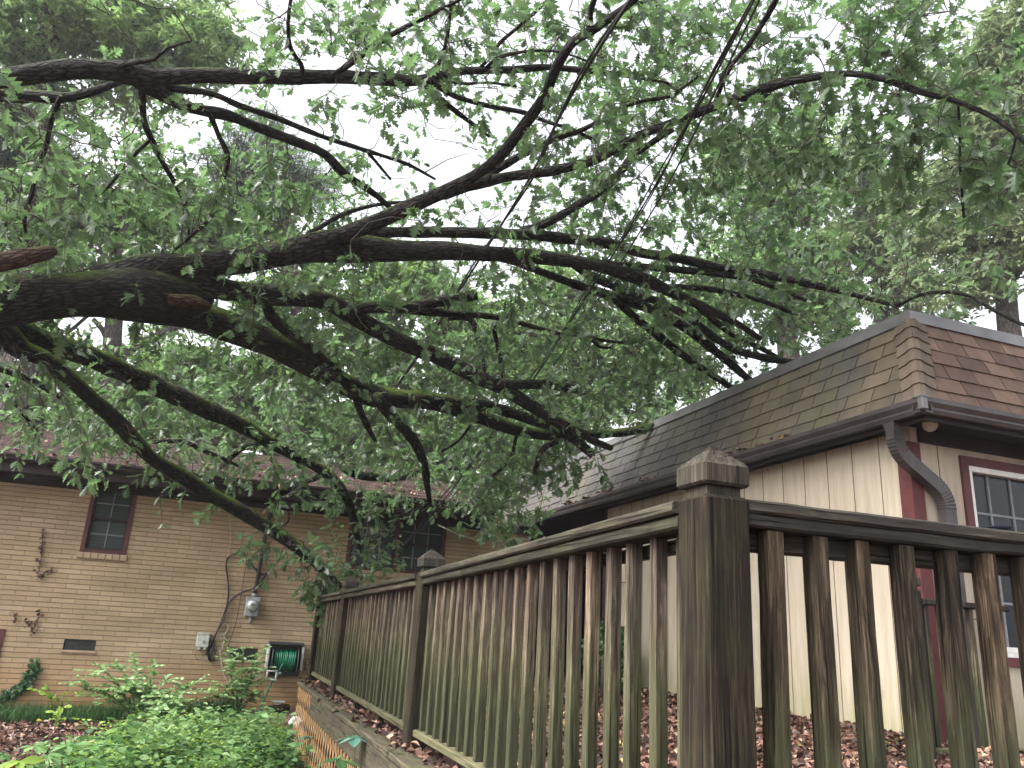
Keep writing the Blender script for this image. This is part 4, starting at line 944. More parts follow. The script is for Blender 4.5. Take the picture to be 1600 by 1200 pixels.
# ================================================================== FALLEN OAK
# traced limbs: (x, y, radius in px at that distance) with distance along each limb
LIMB = [
 ('trunk', 7.5, 7.7, [(-420, 492, 56), (-260, 480, 54), (-120, 472, 50), (0, 468, 44), (60, 463, 40), (120, 460, 38), (190, 458, 42), (250, 460, 38), (310, 468, 24), (330, 465, 10)]),
 ('branch', 7.6, 8.0, [(150, 445, 30), (230, 425, 28), (300, 417, 22), (400, 402, 21), (480, 390, 23), (560, 389, 22), (630, 392, 17), (700, 392, 15), (760, 396, 13), (850, 402, 11), (930, 415, 10), (1000, 435, 11), (1045, 455, 9), (1100, 480, 7), (1150, 505, 6), (1190, 530, 4)]),
 ('branch', 7.8, 8.9, [(500, 372, 11), (560, 365, 11), (620, 363, 9), (700, 363, 9), (828, 367, 9), (894, 374, 9), (960, 382, 9), (1003, 395, 8), (1060, 404, 8), (1112, 415, 7), (1200, 430, 7), (1280, 447, 6), (1340, 462, 4), (1390, 475, 3)]),
 ('branch', 8.2, 8.8, [(880, 400, 5), (955, 413, 6), (1068, 422, 6), (1156, 433, 5), (1210, 448, 4), (1260, 470, 3)]),
 ('branch', 8.1, 9.4, [(735, 392, 6), (762, 398, 6), (815, 413, 6), (859, 430, 6), (937, 457, 8), (1007, 479, 8), (1060, 505, 8), (1112, 544, 7), (1169, 592, 6), (1200, 620, 5)]),
 ('branch', 8.6, 9.6, [(950, 462, 5), (972, 479, 6), (1025, 522, 7), (1077, 562, 6), (1143, 606, 5), (1170, 630, 4)]),
 ('branch', 8.4, 9.3, [(890, 408, 6), (915, 426, 7), (972, 452, 8), (1034, 474, 6), (1082, 500, 6), (1121, 531, 6), (1156, 549, 6), (1200, 560, 6), (1240, 566, 5)]),
 ('branch', 8.6, 9.3, [(1034, 450, 5), (1060, 448, 5), (1112, 452, 5), (1190, 470, 4), (1240, 490, 3)]),
 ('branch', 8.6, 9.5, [(1080, 470, 5), (1120, 505, 5), (1150, 525, 5), (1200, 550, 4), (1240, 575, 4)]),
 ('branch', 7.7, 8.8, [(240, 452, 24), (290, 446, 21), (340, 450, 18), (385, 457, 17), (455, 463, 16), (507, 470, 16), (544, 489, 14), (587, 514, 14), (631, 536, 13), (675, 553, 13), (719, 575, 12), (762, 597, 11), (802, 619, 9), (840, 642, 8), (880, 668, 6)]),
 ('branch', 8.1, 8.8, [(545, 487, 11), (579, 481, 9), (631, 481, 10), (697, 490, 6), (762, 494, 5), (806, 503, 4), (872, 520, 3.5), (916, 525, 3), (937, 542, 3), (955, 543, 2)]),
 ('branch', 8.3, 8.4, [(640, 481, 9), (680, 472, 9), (712, 466, 9), (745, 461, 8)]),
 ('branch', 8.9, 9.4, [(916, 525, 3), (950, 533, 2.5), (990, 535, 2.5), (1010, 528, 2)]),
 ('branch', 8.5, 8.9, [(740, 585, 7), (780, 599, 7), (850, 601, 8), (895, 607, 7), (915, 612, 6)]),
 ('branch', 8.6, 9.2, [(860, 650, 6), (892, 668, 6), (930, 690, 6), (955, 700, 5)]),
 ('branch', 7.7, 10.7, [(190, 470, 30), (240, 478, 28), (300, 492, 26), (350, 508, 24), (420, 536, 22), (472, 562, 20), (525, 592, 18), (587, 619, 17), (675, 627, 15), (740, 647, 12), (806, 671, 10), (872, 681, 9), (937, 678, 8), (985, 674, 7), (1030, 662, 5), (1070, 650, 3)]),
 ('branch', 9.2, 9.9, [(640, 622, 9), (719, 630, 9), (771, 637, 9), (824, 653, 9), (876, 672, 9), (910, 696, 8), (926, 712, 6)]),
 ('branch', 8.8, 11.5, [(590, 620, 9), (605, 643, 9), (644, 684, 9), (662, 724, 7), (668, 762, 5), (672, 790, 3)]),
 ('branch', 8.6, 9.2, [(553, 612, 7), (560, 634, 6), (572, 662, 5), (587, 690, 3)]),
 ('branch', 8.0, 8.6, [(415, 470, 8), (423, 492, 9), (448, 517, 9), (490, 548, 8), (535, 588, 7)]),
 ('branch', 7.6, 12.0, [(-20, 490, 18), (20, 508, 15), (70, 532, 17), (140, 557, 17), (210, 588, 17), (280, 620, 16), (350, 651, 14), (385, 668, 12), (420, 690, 11), (472, 716, 9), (520, 748, 8), (545, 785, 7), (556, 830, 6), (566, 868, 4)]),
 ('branch', 7.5, 9.9, [(-60, 500, 30), (0, 518, 22), (35, 546, 16), (70, 560, 14), (105, 588, 12), (140, 620, 11), (175, 651, 13), (210, 688, 12), (240, 718, 11), (290, 747, 11), (325, 770, 12), (365, 792, 12), (400, 813, 11), (440, 838, 10.5), (475, 863, 9), (505, 890, 8), (532, 918, 6)]),
 ('branch', 6.6, 7.2, [(-200, 145, 18), (-60, 128, 16), (8, 122, 15), (75, 112, 16), (131, 108, 16), (190, 113, 17), (240, 121, 16), (300, 118, 12), (412, 120, 12), (525, 120, 11), (600, 124, 10), (650, 126, 9), (680, 119, 7), (725, 111, 6), (800, 109, 6), (856, 105, 5), (912, 110, 5), (950, 114, 4), (1000, 122, 3), (1045, 130, 2)]),
 ('branch', 6.9, 7.2, [(-200, 165, 12), (-40, 150, 10), (15, 150, 10), (75, 152, 10), (110, 152, 8), (160, 138, 6), (200, 122, 5)]),
 ('branch', 6.8, 8.0, [(205, 116, 14), (235, 135, 14), (262, 152, 11), (300, 169, 9), (356, 180, 9), (394, 195, 8), (450, 217, 8), (506, 240, 7), (536, 270, 7), (581, 300, 5), (610, 325, 4)]),
 ('branch', 6.9, 8.2, [(245, 130, 8), (275, 138, 7), (330, 146, 5), (375, 165, 5), (431, 184, 5), (506, 214, 4), (562, 232, 4), (600, 244, 3), (640, 258, 3), (680, 280, 2)]),
 ('branch', 7.5, 7.8, [(575, 238, 3), (595, 262, 2.5), (610, 280, 2)]),
 ('branch', 6.9, 7.6, [(220, 125, 7), (222, 145, 6), (225, 188, 5), (240, 225, 5), (259, 262, 4), (281, 300, 4), (292, 330, 3), (296, 375, 2)]),
 ('branch', 7.1, 7.8, [(236, 218, 3), (222, 230, 3), (195, 259, 3), (169, 292, 2.5), (139, 315, 2)]),
 ('branch', 7.0, 7.4, [(318, 172, 4), (328, 180, 4), (341, 210, 4), (356, 247, 4.5), (345, 289, 4), (330, 337, 4), (300, 367, 3), (274, 390, 2)]),
 ('branch', 6.9, 7.2, [(95, 150, 4), (80, 190, 4), (71, 232, 3.5), (56, 270, 4), (45, 319, 4), (20, 345, 3), (-20, 365, 3)]),
 ('branch', 7.0, 7.4, [(45, 322, 3), (38, 345, 3), (44, 385, 2)]),
 ('branch', 6.7, 6.5, [(182, 114, 5), (188, 104, 5), (210, 97, 5), (240, 92, 4), (262, 75, 2), (300, 64, 1.5)]),
 ('branch', 6.8, 6.4, [(474, 116, 4), (470, 100, 4), (454, 75, 3.5), (450, 37, 3), (456, -10, 3), (470, -60, 2)]),
 ('branch', 6.9, 6.3, [(520, 116, 4), (535, 108, 5), (562, 88, 6), (585, 72, 5), (609, 56, 4.5), (650, 34, 4), (717, 0, 3), (790, -50, 2)]),
 ('branch', 7.0, 7.4, [(655, 126, 5), (665, 134, 5), (687, 154, 5), (725, 184, 4), (745, 198, 3), (765, 214, 2)]),
 ('branch', 7.0, 7.6, [(668, 124, 6), (682, 133, 5), (710, 150, 4), (762, 165, 4), (819, 176, 4), (856, 191, 3), (894, 202, 3), (924, 217, 3)]),
 ('branch', 7.0, 7.1, [(675, 126, 2), (700, 128, 2), (732, 131, 2.5), (762, 129, 2), (807, 135, 2)]),
 ('branch', 7.0, 6.6, [(678, 118, 3), (685, 100, 3), (695, 75, 3), (702, 37, 2.5), (704, 0, 2), (700, -40, 1.5)]),
 ('branch', 7.1, 6.6, [(748, 108, 3), (765, 90, 3), (781, 67, 3), (811, 41, 3), (856, 0, 3), (890, -40, 2)]),
 ('branch', 7.1, 7.0, [(760, 106, 3), (775, 92, 3), (800, 84, 3), (837, 79, 2), (880, 82, 2), (915, 95, 1.5)]),
 ('branch', 7.8, 6.2, [(430, 388, 14), (500, 375, 14), (575, 352, 13), (650, 319, 12), (700, 297, 11), (740, 275, 9), (781, 244, 9), (811, 206, 9), (837, 172, 9), (856, 139, 9), (867, 109, 8), (894, 67, 8), (924, 49, 7), (957, 26, 7), (991, 0, 5), (1040, -50, 4)]),
 ('branch', 6.5, 6.3, [(920, 52, 5), (922, 35, 5), (924, 12, 5), (935, -15, 4)]),
 ('branch', 7.3, 7.6, [(720, 292, 8), (745, 281, 8), (781, 262, 7), (819, 240, 6), (875, 214, 5), (912, 202, 4), (965, 172, 3), (1006, 157, 3), (1047, 150, 3), (1090, 120, 2)]),
 ('branch', 7.3, 6.0, [(690, 303, 10), (743, 287, 10), (800, 275, 8), (856, 268, 8), (912, 255, 8), (950, 240, 7), (987, 217, 7), (1025, 201, 6), (1062, 187, 7), (1120, 164, 8), (1160, 150, 8), (1220, 130, 8), (1280, 119, 6), (1328, 115, 5), (1380, 124, 5), (1440, 144, 5), (1500, 160, 4), (1560, 188, 4), (1600, 222, 3.5), (1680, 290, 3)]),
 ('branch', 6.8, 6.9, [(1150, 156, 4), (1180, 152, 4), (1205, 150, 4), (1226, 147, 3)]),
 ('branch', 6.9, 6.4, [(1118, 160, 4), (1128, 132, 4), (1144, 100, 4), (1170, 70, 4), (1200, 22, 5), (1220, -15, 5)]),
 ('branch', 8.3, 7.4, [(815, 360, 6), (845, 352, 7), (875, 337, 7), (912, 315, 7), (950, 289, 8), (975, 262, 7), (990, 243, 6), (1015, 225, 5), (1050, 203, 5)]),
 ('branch', 7.8, 8.2, [(480, 365, 3), (500, 355, 4), (537, 334, 4), (594, 319, 3), (640, 316, 3)]),
 ('branch', 8.5, 8.0, [(1400, 478, 3), (1440, 460, 3), (1480, 456, 3), (1520, 464, 3), (1545, 480, 3), (1600, 508, 3), (1660, 530, 2)]),
 ('branch', 6.4, 6.5, [(1497, 160, 2), (1500, 210, 2), (1500, 255, 2), (1503, 300, 2), (1506, 340, 2)]),
 ('branch', 6.1, 6.2, [(1588, 210, 2), (1585, 225, 2), (1576, 256, 2)]),
 ('branch', 8.2, 11.8, [(-30, 570, 6), (0, 577, 5), (52, 595, 5), (87, 616, 4), (130, 633, 4), (180, 660, 3)]),
 ('branch', 9.0, 10.5, [(10, 600, 3), (21, 626, 3), (45, 658, 3), (66, 679, 2)]),
 ('branch', 9.0, 8.9, [(700, 497, 5), (735, 498, 5), (747, 530, 4), (755, 560, 3), (757, 585, 3)]),
 ('branch', 9.0, 9.2, [(770, 500, 3), (775, 530, 4), (783, 565, 4), (786, 590, 3)]),
 ('branch', 9.8, 10.3, [(870, 690, 5), (850, 700, 5), (838, 730, 5), (838, 758, 4)]),
 ('branch', 9.8, 10.4, [(830, 675, 3), (808, 680, 3), (800, 712, 3), (780, 735, 3), (762, 748, 2)]),
 ('branch', 9.4, 9.7, [(790, 600, 4), (850, 640, 4), (880, 665, 5), (930, 680, 4)]),
 ('branch', 11.5, 12.8, [(537, 732, 7), (575, 744, 8), (631, 744, 7), (660, 730, 5), (690, 720, 4)]),
 ('branch', 12.0, 13.0, [(702, 728, 6), (732, 751, 6), (750, 768, 5), (775, 780, 4)]),
 ('branch', 9.3, 9.6, [(735, 665, 2), (715, 690, 2), (690, 705, 2)]),
 ('branch', 10.5, 11.6, [(240, 690, 4), (285, 690, 4), (320, 705, 4), (345, 715, 3), (372, 728, 2)]),
 ('branch', 11.0, 12.0, [(410, 690, 5), (380, 700, 5), (350, 725, 4), (335, 745, 3)]),
]
TR = Thing('fallen_oak', 'huge dark fallen oak whose mossy limbs sprawl across both roofs', 'tree', tuple(at(-420, 520, 7.5)))
SAMP = []; LPX = []
MOSSY = [k + 1 for k, l in enumerate(LIMB) if l[3][0][:2] in ((190, 470), (-20, 490), (-60, 500), (415, 470), (590, 620))]
kb = 0
for (nm, d0, d1, pts) in LIMB:
    kb += 1; n = len(pts); px = np.array(pts, float)
    seglen = np.concatenate([[0], np.cumsum(np.hypot(*np.diff(px[:, :2], axis=0).T))]); t = seglen / seglen[-1]
    ds = d0 + (d1 - d0) * t
    # limbs bow a little in depth as well
    ds = ds + .12 * np.sin(t * np.pi * 2 + kb) * min(1, seglen[-1] / 500)
    if nm == 'trunk': ds = np.linspace(7.4, 7.7, n)
    P = np.array([at(x, y, d) for (x, y, _), d in zip(pts, ds)])
    cosf = np.array([ray(x, y) @ FW for x, y, _ in pts])
    rr = px[:, 2] * ds * cosf / F * .97
    big = rr.max() > .05
    mb = MB(); mb.tube(P, rr, 18 if big else 9, .06 if big else .07, wob=.075 if big else .09, seed=kb)
    if kb > 1: mb.v = mb.v
    o = TR.part(nm, mb, M['barkmoss' if kb in MOSSY else 'bark'])
    Q, q = resample(P, rr, .15); SAMP.append(np.c_[Q, q])
    for (x, y, _), d in zip(pts, ds): LPX.append((x, y, d))
# broken stub on top of trunk fork
mb = MB(); P = [at(x, y, d) for x, y, d in [(265, 468, 7.4), (300, 470, 7.35), (318, 474, 7.3), (331, 479, 7.28)]]; mb.tube(P, (.06, .05, .03, .008), 10, .03, .12); TR.part('broken_stub', mb, M['barkred'])
SAMP = np.concatenate(SAMP); LPX = np.array(LPX)

# foliage density over the crown, cells of 50 px measured from the photograph (0-9)
DENS = """
00000001 43455555 55556665 55666511
10000010 43455555 45556654 44556510
10010001 43214544 55556666 66655443
34434433 34453022 44566777 66665543
16666565 54333122 46566777 66555653
66666666 76553322 44777777 65334444
77777766 76655445 55777777 64222333
66666666 66552234 66677777 63211222
44333222 46555666 77888888 76433333
43222245 66677777 88888888 87655432
44434445 56667778 88888888 88632000
45555566 67777778 88888888 30000000
88767777 77777777 88888752 00000000
88887888 88888888 88875100 00000000
11334566 67788888 88400000 00000000
00001223 22774556 80000000 00000000
00000012 30473237 50000000 00000000
00000001 25642000 00000000 00000000
00000000 03960000 00000000 00000000
00000000 00400000 00000000 00000000
""".strip().split('\n')
DENS = [[int(c) for c in r.replace(' ', '')] for r in DENS]
cpos = []
for j, row in enumerate(DENS):
    for i, dv in enumerate(row):
        lam = {0: 0, 1: .7, 2: 1.5, 3: 2.4, 4: 3.8, 5: 5.4, 6: 7.6, 7: 10, 8: 12.5, 9: 15}[dv] * (1.5 if j >= 14 else 1)
        for _ in range(rng.poisson(lam)):
            x, y = (i + rng.random()) * 50, (j + rng.random()) * 50
            dd = np.hypot(LPX[:, 0] - x, LPX[:, 1] - y) + rng.random(len(LPX)) * 60
            k = np.argsort(dd)[:3]; base = np.average(LPX[k, 2], weights=1 / (dd[k] + 20))
            d = base + (rng.normal(.75, .55) if rng.random() < .86 else rng.normal(-.5, .25))
            if j >= 14: d = base + rng.normal(0, .4)
            cpos.append(at(x, y, max(d, 6.3)))
for x0_, x1_, y0_, y1_, da, db, n in ((-20, 130, 545, 690, 7.2, 8.3, 13), (110, 260, 610, 740, 8.0, 9.2, 12), (735, 810, 735, 800, 10.2, 11.4, 34), (755, 800, 790, 835, 9.8, 10.8, 12), (440, 540, 860, 930, 9.3, 9.8, 14), (505, 535, 930, 965, 9.5, 9.7, 4), (380, 410, 370, 400, 7.2, 7.5, 3), (370, 400, 455, 495, 7.2, 7.5, 5)):      # sprays hanging in front of the limbs
    for _ in range(n):
        x, y = rng.uniform(x0_, x1_), rng.uniform(y0_, y1_); cpos.append(at(x, y, rng.uniform(da, db)))
# foliage continuing outside the picture
for x0_, x1_, y0_, y1_, n in ((-500, 0, -100, 700, 200), (1600, 2000, 0, 520, 30), (0, 1600, -350, 0, 180)):
    for _ in range(n):
        x, y = rng.uniform(x0_, x1_), rng.uniform(y0_, y1_); cpos.append(at(x, y, rng.uniform(6, 8.6)))
cpos = np.array(cpos)
def blocked(P):
    X, Y, Z = P[:, 0], P[:, 1], P[:, 2]
    roofz = np.interp(Y, [EY - .2, ridgeY, 22.5], [ez + .05, ridgeZ + .1, ez])
    a = (Y > BY - .55) & (X < RX1 + .15) & (Z < roofz)
    a |= (Y > EY - .25) & (X < RX1 + .15) & (Z < roofz) & (Z > 1.55)
    b = (X > GX0 - .12) & (Y > GY0 - .12) & (Z < MT + .2)
    c = (X > X0 - .1) & (X < X0 + .25) & (Y < 9.2) & (Z < .5)
    return a | b | c
cpos = cpos[~blocked(cpos)]
twigs = MB(); LP, LD, LN, LS = [], [], [], []
S3 = SAMP[:, :3]
d0_ = np.array([np.min(np.linalg.norm(S3 - c, axis=1)) for c in cpos]); cpos = cpos[np.argsort(d0_)]
GR = np.zeros((len(S3) + 3 * len(cpos), 3)); GR[:len(S3)] = S3; ng = len(S3)
for c in cpos:      # each spray grows from the nearest wood already there, so twigs fork like a tree's
    dd = np.linalg.norm(GR[:ng] - c, axis=1); k = int(np.argmin(dd + rng.random(ng) * .1)); a = GR[k].copy(); isl = k < len(S3)
    dirn = c - a; ln = np.linalg.norm(dirn) + 1e-6; dirn = dirn / ln
    dirn = dirn + rng.normal(0, .5, 3) + np.array([0, 0, -.22]); dirn /= np.linalg.norm(dirn)
    tl = rng.uniform(.18, .34); b0 = c - dirn * tl * .5; tip = c + dirn * tl * .5
    bow = rng.normal(0, .12 * ln, 3); m1 = a + (b0 - a) * .35 + bow; m2 = a + (b0 - a) * .7 + bow * .8 + rng.normal(0, .03, 3)
    if ln < 1.6: twigs.tube([a, m1, m2, b0, tip], (.007 if isl else .0045, .005, .004, .0035, .002), 4, None, cap=False)
    else: twigs.tube([b0 - dirn * .25, b0, tip], (.004, .0035, .002), 4, None, cap=False)
    GR[ng] = m1; GR[ng + 1] = m2; GR[ng + 2] = b0; ng += 3
    n = int(rng.integers(8, 14)); t = np.concatenate([rng.random(n - 5) * .8, np.full(5, 1.)])
    side = rng.normal(size=(n, 3)); side -= dirn * (side @ dirn)[:, None]; side /= np.linalg.norm(side, axis=1)[:, None]
    spread = np.where(t > .95, .8, 1.2)[:, None]
    ld = dirn * .7 + side * spread + np.array([0, 0, -.25])
    LP.append(b0 + (tip - b0) * t[:, None]); LD.append(ld)
    LN.append(np.array([0, 0, 1.]) + rng.normal(0, .55, (n, 3)) + side * .2); LS.append(rng.uniform(.06, .16, n) * rng.choice([.7, .95, 1.15]))
LP, LD, LN, LS = map(np.concatenate, (LP, LD, LN, LS))
keep = ~blocked(LP + LD / np.linalg.norm(LD, axis=1)[:, None] * LS[:, None]); LP, LD, LN, LS = LP[keep], LD[keep], LN[keep], LS[keep]
leaves_mesh('foliage', oak_leaf(), LP - TR.loc, LD, LN, LS, M['oakleaf'], TR.e)
TR.part('twigs', twigs, M['twig'])
print('oak leaves', len(LP))
# broken mossy limb on the left, cut log on the roof
P = [at(x, y, d) for x, y, d in [(-160, 425, 5.6), (-60, 420, 5.8), (0, 410, 5.9), (42, 401, 6.0), (70, 396, 6.05), (84, 393, 6.1)]]
T = Thing('broken_branch', 'broken reddish branch stub with moss poking in above the oak trunk', 'branch', tuple(P[0]))
mb = MB(); mb.tube(P, (.075, .07, .062, .055, .05, .03), 14, .04, .09); T.part('limb', mb, M['barkred'])
P = [at(x, y, d) for x, y, d in [(437, 760, 11.9), (465, 753, 11.95), (495, 746, 12.1), (515, 728, 12.2), (540, 700, 12.2), (555, 680, 12.2), (565, 660, 12.2)]]
T = Thing('sawn_branch', 'sawn branch with pale cut end hanging over the brick house eave', 'branch', tuple(P[0]))
mb = MB(); mb.tube(P, (.06, .055, .045, .022, .016, .012, .008), 10, .06, .08); T.part('limb', mb, M['bark'])
dq = P[0] - P[1]; dq /= np.linalg.norm(dq); mb = MB(); mb.tube([P[0] + dq * .001, P[0] + dq * .006], (.056, .054), 16); T.part('cut_face', mb, M['cutwood'])
P = [at(x, y, d) for x, y, d in [(684, 820, 11.8), (700, 828, 11.7), (715, 835, 11.65), (735, 842, 11.6), (750, 848, 11.6)]]
T = Thing('bare_twig', 'bare pale twig caught below the eave right of the large window', 'twig', tuple(P[0]))
mb = MB(); mb.tube(P, (.012, .014, .012, .01, .006), 7, .05, .05); T.part('limb', mb, M['lichen'])

# ================================================================== OVERHEAD CABLES
def cable(pts, r, label, name='overhead_cable', twist=0):
    mb = MB(); P = [at(x, y, d) for x, y, d in pts]; Q, _ = resample(P, r, .25)
    mb.tube(Q, r, 6)
    if twist:
        s = np.arange(len(Q)) * .55; off = np.stack([np.cos(s), np.sin(s) * .3, np.sin(s)], 1) * r * 2.0
        mb.tube(Q + off, r * .75, 6)
    return tag(mb.build(name, M['black']), label, 'cable', 'overhead service cables')
cable([(1020, -60, 4.8), (985, 0, 5.1), (945, 62, 5.5), (905, 128, 5.9), (868, 195, 6.4), (825, 283, 7.0), (757, 393, 7.8), (700, 482, 8.6), (645, 566, 9.4), (590, 645, 10.3), (545, 700, 11.0), (500, 738, 11.6), (455, 770, 12.2), (430, 787, 12.45)], .012, 'thick twisted cable falling from the top middle down to the brick eave', twist=1)
b2 = [(1215, -70, 4.6), (1178, 0, 4.9), (1122, 108, 5.5), (1078, 190, 6.0), (1028, 283, 6.6), (975, 370, 7.3), (925, 450, 8.0), (868, 540, 8.9), (800, 640, 10.0), (740, 722, 10.9), (690, 785, 11.5), (640, 843, 12.0), (592, 888, 12.4), (560, 915, 12.6)]
cable(b2, .008, 'middle strand of the cable bundle slanting from top right toward the fence', twist=1)
cable([(x - 7 + 4 * (i % 2), y, d + .02) for i, (x, y, d) in enumerate(b2)], .006, 'thin left strand of the cable bundle slanting past the mansard')
cable([(x + 3 + 16 * math.sin(min(1, i / 11) * math.pi) , y + 2, d - .03) for i, (x, y, d) in enumerate(b2[:-2])], .007, 'separate right strand hanging beside the slanting cable bundle')
wire([(545, 838), (520, 845), (490, 855), (452, 868)], .005, 'cord', 'wall_wire', 'thin dark wire crossing the brick beside the large window')

# ================================================================== BACKGROUND TREES
DK = 1.0
def crown(T, blobs, size, mat, dens=1.0, clump=.55, name='crown', tm=None):
    """blobs: (px, py, pr, dist); leaf sprays gathered in clumps through each blob's volume"""
    pos = []
    for (x, y, pr, d) in blobs:
        c = at(x, y, d); Rm = pr * d / F; ncl = int(max(6, dens * 11 * DK * (Rm / clump) ** 2.1))
        v = rand_dir(ncl); rad = Rm * rng.random(ncl) ** .42; cc = c + v * rad[:, None] * np.array([1, .9, 1.0])
        for q in cc:
            m = int(rng.integers(24, 46) * (clump / .55)); rr = clump * rng.uniform(.5, 1.2); u = rand_dir(m, .55)
            pos.append(q + u * (rr * rng.random(m) ** .5)[:, None])
    pos = np.concatenate(pos); pos = pos[~blocked(pos)]; n = len(pos)
    return leaves_mesh(name, tm or clump_leaf(), pos - T.loc, rand_dir(n) + np.array([0, 0, -.35]), np.array([0, 0, 1.]) + rng.normal(0, .6, (n, 3)), rng.uniform(.7, 1.3, n) * size * 1.25, M[mat], T.e)
def bgtree(name, label, cat, trunkpx, blobs, size, mat, dens, bark='barkfar', limbs=(), clump=.55, tm=None, far=1.0):
    trunkpx = [(x, y, d * far, r * far) for x, y, d, r in trunkpx]; blobs = [(x, y, r, d * far) for x, y, r, d in blobs]
    limbs = [[(x, y, d * far, r * far) for x, y, d, r in l] for l in limbs]; size *= far; clump *= far
    base = at(*trunkpx[0][:3]); g = np.array([base[0], base[1], gz(base[0], base[1])])
    T = Thing(name, label, cat, tuple(g), 'trees beyond the houses')
    P = [g] + [at(x, y, d) for x, y, d, r in trunkpx]; rs = [trunkpx[0][3] * 1.3] + [t[3] for t in trunkpx]
    mb = MB(); mb.tube(P, rs, 10, .5, .05); T.part('trunk', mb, M[bark])
    tp = np.array(P[1:]); lm = MB()
    for (x, y, pr, d) in blobs:      # a limb reaches into each mass of the crown
        c = at(x, y, d); a = tp[rng.integers(len(tp))]; mid = (a + c) / 2 + rng.normal(0, .3, 3); lm.tube([a, mid, c, c + rng.normal(0, .5, 3) + [0, 0, .5]], (.09, .06, .035, .01), 6, .5, .05)
    for l in limbs: lm.tube([at(x, y, d) for x, y, d, r in l], [q[3] for q in l], 7, .3, .06)
    T.part('limbs', lm, M[bark])
    crown(T, blobs, size, mat, dens, clump, tm=tm); return T
bgtree('tall_tree', 'tall leafy tree rising at the upper left behind the top oak limb', 'tree', [(70, 400, 19, .3), (60, 200, 19, .26), (75, 50, 19, .2), (90, -60, 19, .12)],
       [(40, 60, 95, 19), (150, 20, 90, 20), (250, 30, 80, 19), (310, 90, 62, 18.5), (200, 110, 80, 19), (60, 160, 60, 20), (330, 50, 40, 19), (-80, 60, 110, 20)], .13, 'treeleaf', .45, far=1.4)
needle = (np.array([(0, 0, 0), (.03, .5, 0), (0, 1, 0), (-.03, .5, 0), (.25, .0, .1), (.35, .45, .1), (.45, .9, .1), (.30, .45, .08), (-.25, 0, .1), (-.35, .45, -.1), (-.5, .85, -.05), (-.3, .45, -.08)]), [(0, 1, 2, 3), (4, 5, 6, 7), (8, 9, 10, 11)])
bgtree('pine_tree', 'dark needled pine seen through the oak left of the open sky', 'tree', [(470, 560, 24, .28), (450, 400, 24, .24), (430, 200, 24, .15)],
       [(380, 250, 45, 24), (440, 270, 50, 24), (350, 300, 35, 24), (480, 300, 35, 24), (410, 200, 30, 24)], .3, 'needle', .8, clump=.5, tm=needle, far=1.15)
bgtree('pine_tree', 'second dark pine at the far left edge below the top limb', 'tree', [(20, 560, 24, .28), (20, 300, 24, .24), (25, 150, 24, .15)],
       [(20, 210, 45, 24), (70, 250, 40, 24), (-30, 260, 60, 24), (30, 290, 40, 24)], .3, 'needle', .8, clump=.5, tm=needle, far=1.15)
bgtree('leafy_tree', 'mid green tree with forked grey trunk behind the oak trunk', 'tree', [(173, 600, 16, .19), (175, 556, 16, .17), (178, 500, 16, .15), (190, 420, 16, .12), (200, 330, 16, .08)],
       [(90, 360, 60, 17), (190, 350, 60, 17), (270, 330, 60, 17), (340, 370, 60, 17), (40, 400, 45, 17), (130, 420, 40, 17), (280, 500, 30, 17), (420, 340, 50, 17), (60, 550, 50, 17.5), (240, 560, 35, 18)], .12, 'treeleaf', .62, far=1.6,
       limbs=[[(178, 575, 16, .09), (195, 552, 16, .09), (224, 535, 16, .08), (276, 511, 16, .06), (310, 500, 16, .03)], [(172, 540, 16, .06), (160, 515, 16, .05), (145, 498, 16, .04)]])
bgtree('lichen_tree', 'pale lichen covered tree with crooked bare limb at left', 'tree', [(-30, 620, 13, .15), (-10, 450, 13, .13), (30, 350, 13, .1), (94, 322, 13, .07)],
       [(120, 300, 30, 13), (250, 330, 30, 13)], .11, 'treeleaf', .25, bark='lichen', far=2.0, limbs=[[(94, 322, 13, .07), (150, 326, 13, .065), (180, 337, 13, .065), (210, 326, 13, .06), (277, 337, 13, .04), (330, 340, 13, .02)], [(95, 322, 13, .04), (130, 350, 13, .03), (165, 400, 13, .02)]], clump=.35)
bgtree('bright_tree', 'bright yellow green tree behind the brick house roof', 'tree', [(300, 700, 24, .25), (320, 620, 24, .2), (330, 560, 24, .15)],
       [(120, 640, 60, 24), (230, 640, 60, 24), (330, 610, 65, 24), (430, 620, 65, 24), (50, 610, 60, 24), (480, 560, 50, 24)], .16, 'brightleaf', 1.1, far=1.12)
bgtree('bright_tree', 'bright green tree behind the middle of the picture above the brick eave', 'tree', [(640, 720, 26, .25), (640, 620, 26, .2), (630, 520, 26, .15)],
       [(540, 680, 60, 26), (640, 700, 70, 26), (740, 690, 65, 26), (600, 560, 55, 26), (710, 600, 45, 26), (820, 700, 60, 26), (790, 770, 50, 26), (720, 750, 50, 26), (480, 440, 40, 26), (640, 440, 60, 26), (560, 490, 50, 26), (780, 570, 55, 26), (420, 480, 45, 26), (350, 660, 45, 26), (300, 690, 40, 26), (450, 690, 45, 26), (720, 500, 50, 26), (860, 540, 50, 26)], .16, 'brightleaf', 1.1, far=1.1)
bgtree('dense_tree', 'dense green tree behind the mansard roof in the middle distance', 'tree', [(900, 660, 20, .25), (900, 560, 20, .2), (890, 450, 20, .15)],
       [(860, 620, 60, 20), (950, 620, 60, 20), (1000, 540, 70, 20), (900, 520, 60, 20), (1080, 520, 70, 20), (800, 520, 50, 20), (860, 450, 50, 20), (1080, 600, 40, 20), (1010, 640, 40, 20)], .14, 'treeleaf', .75)
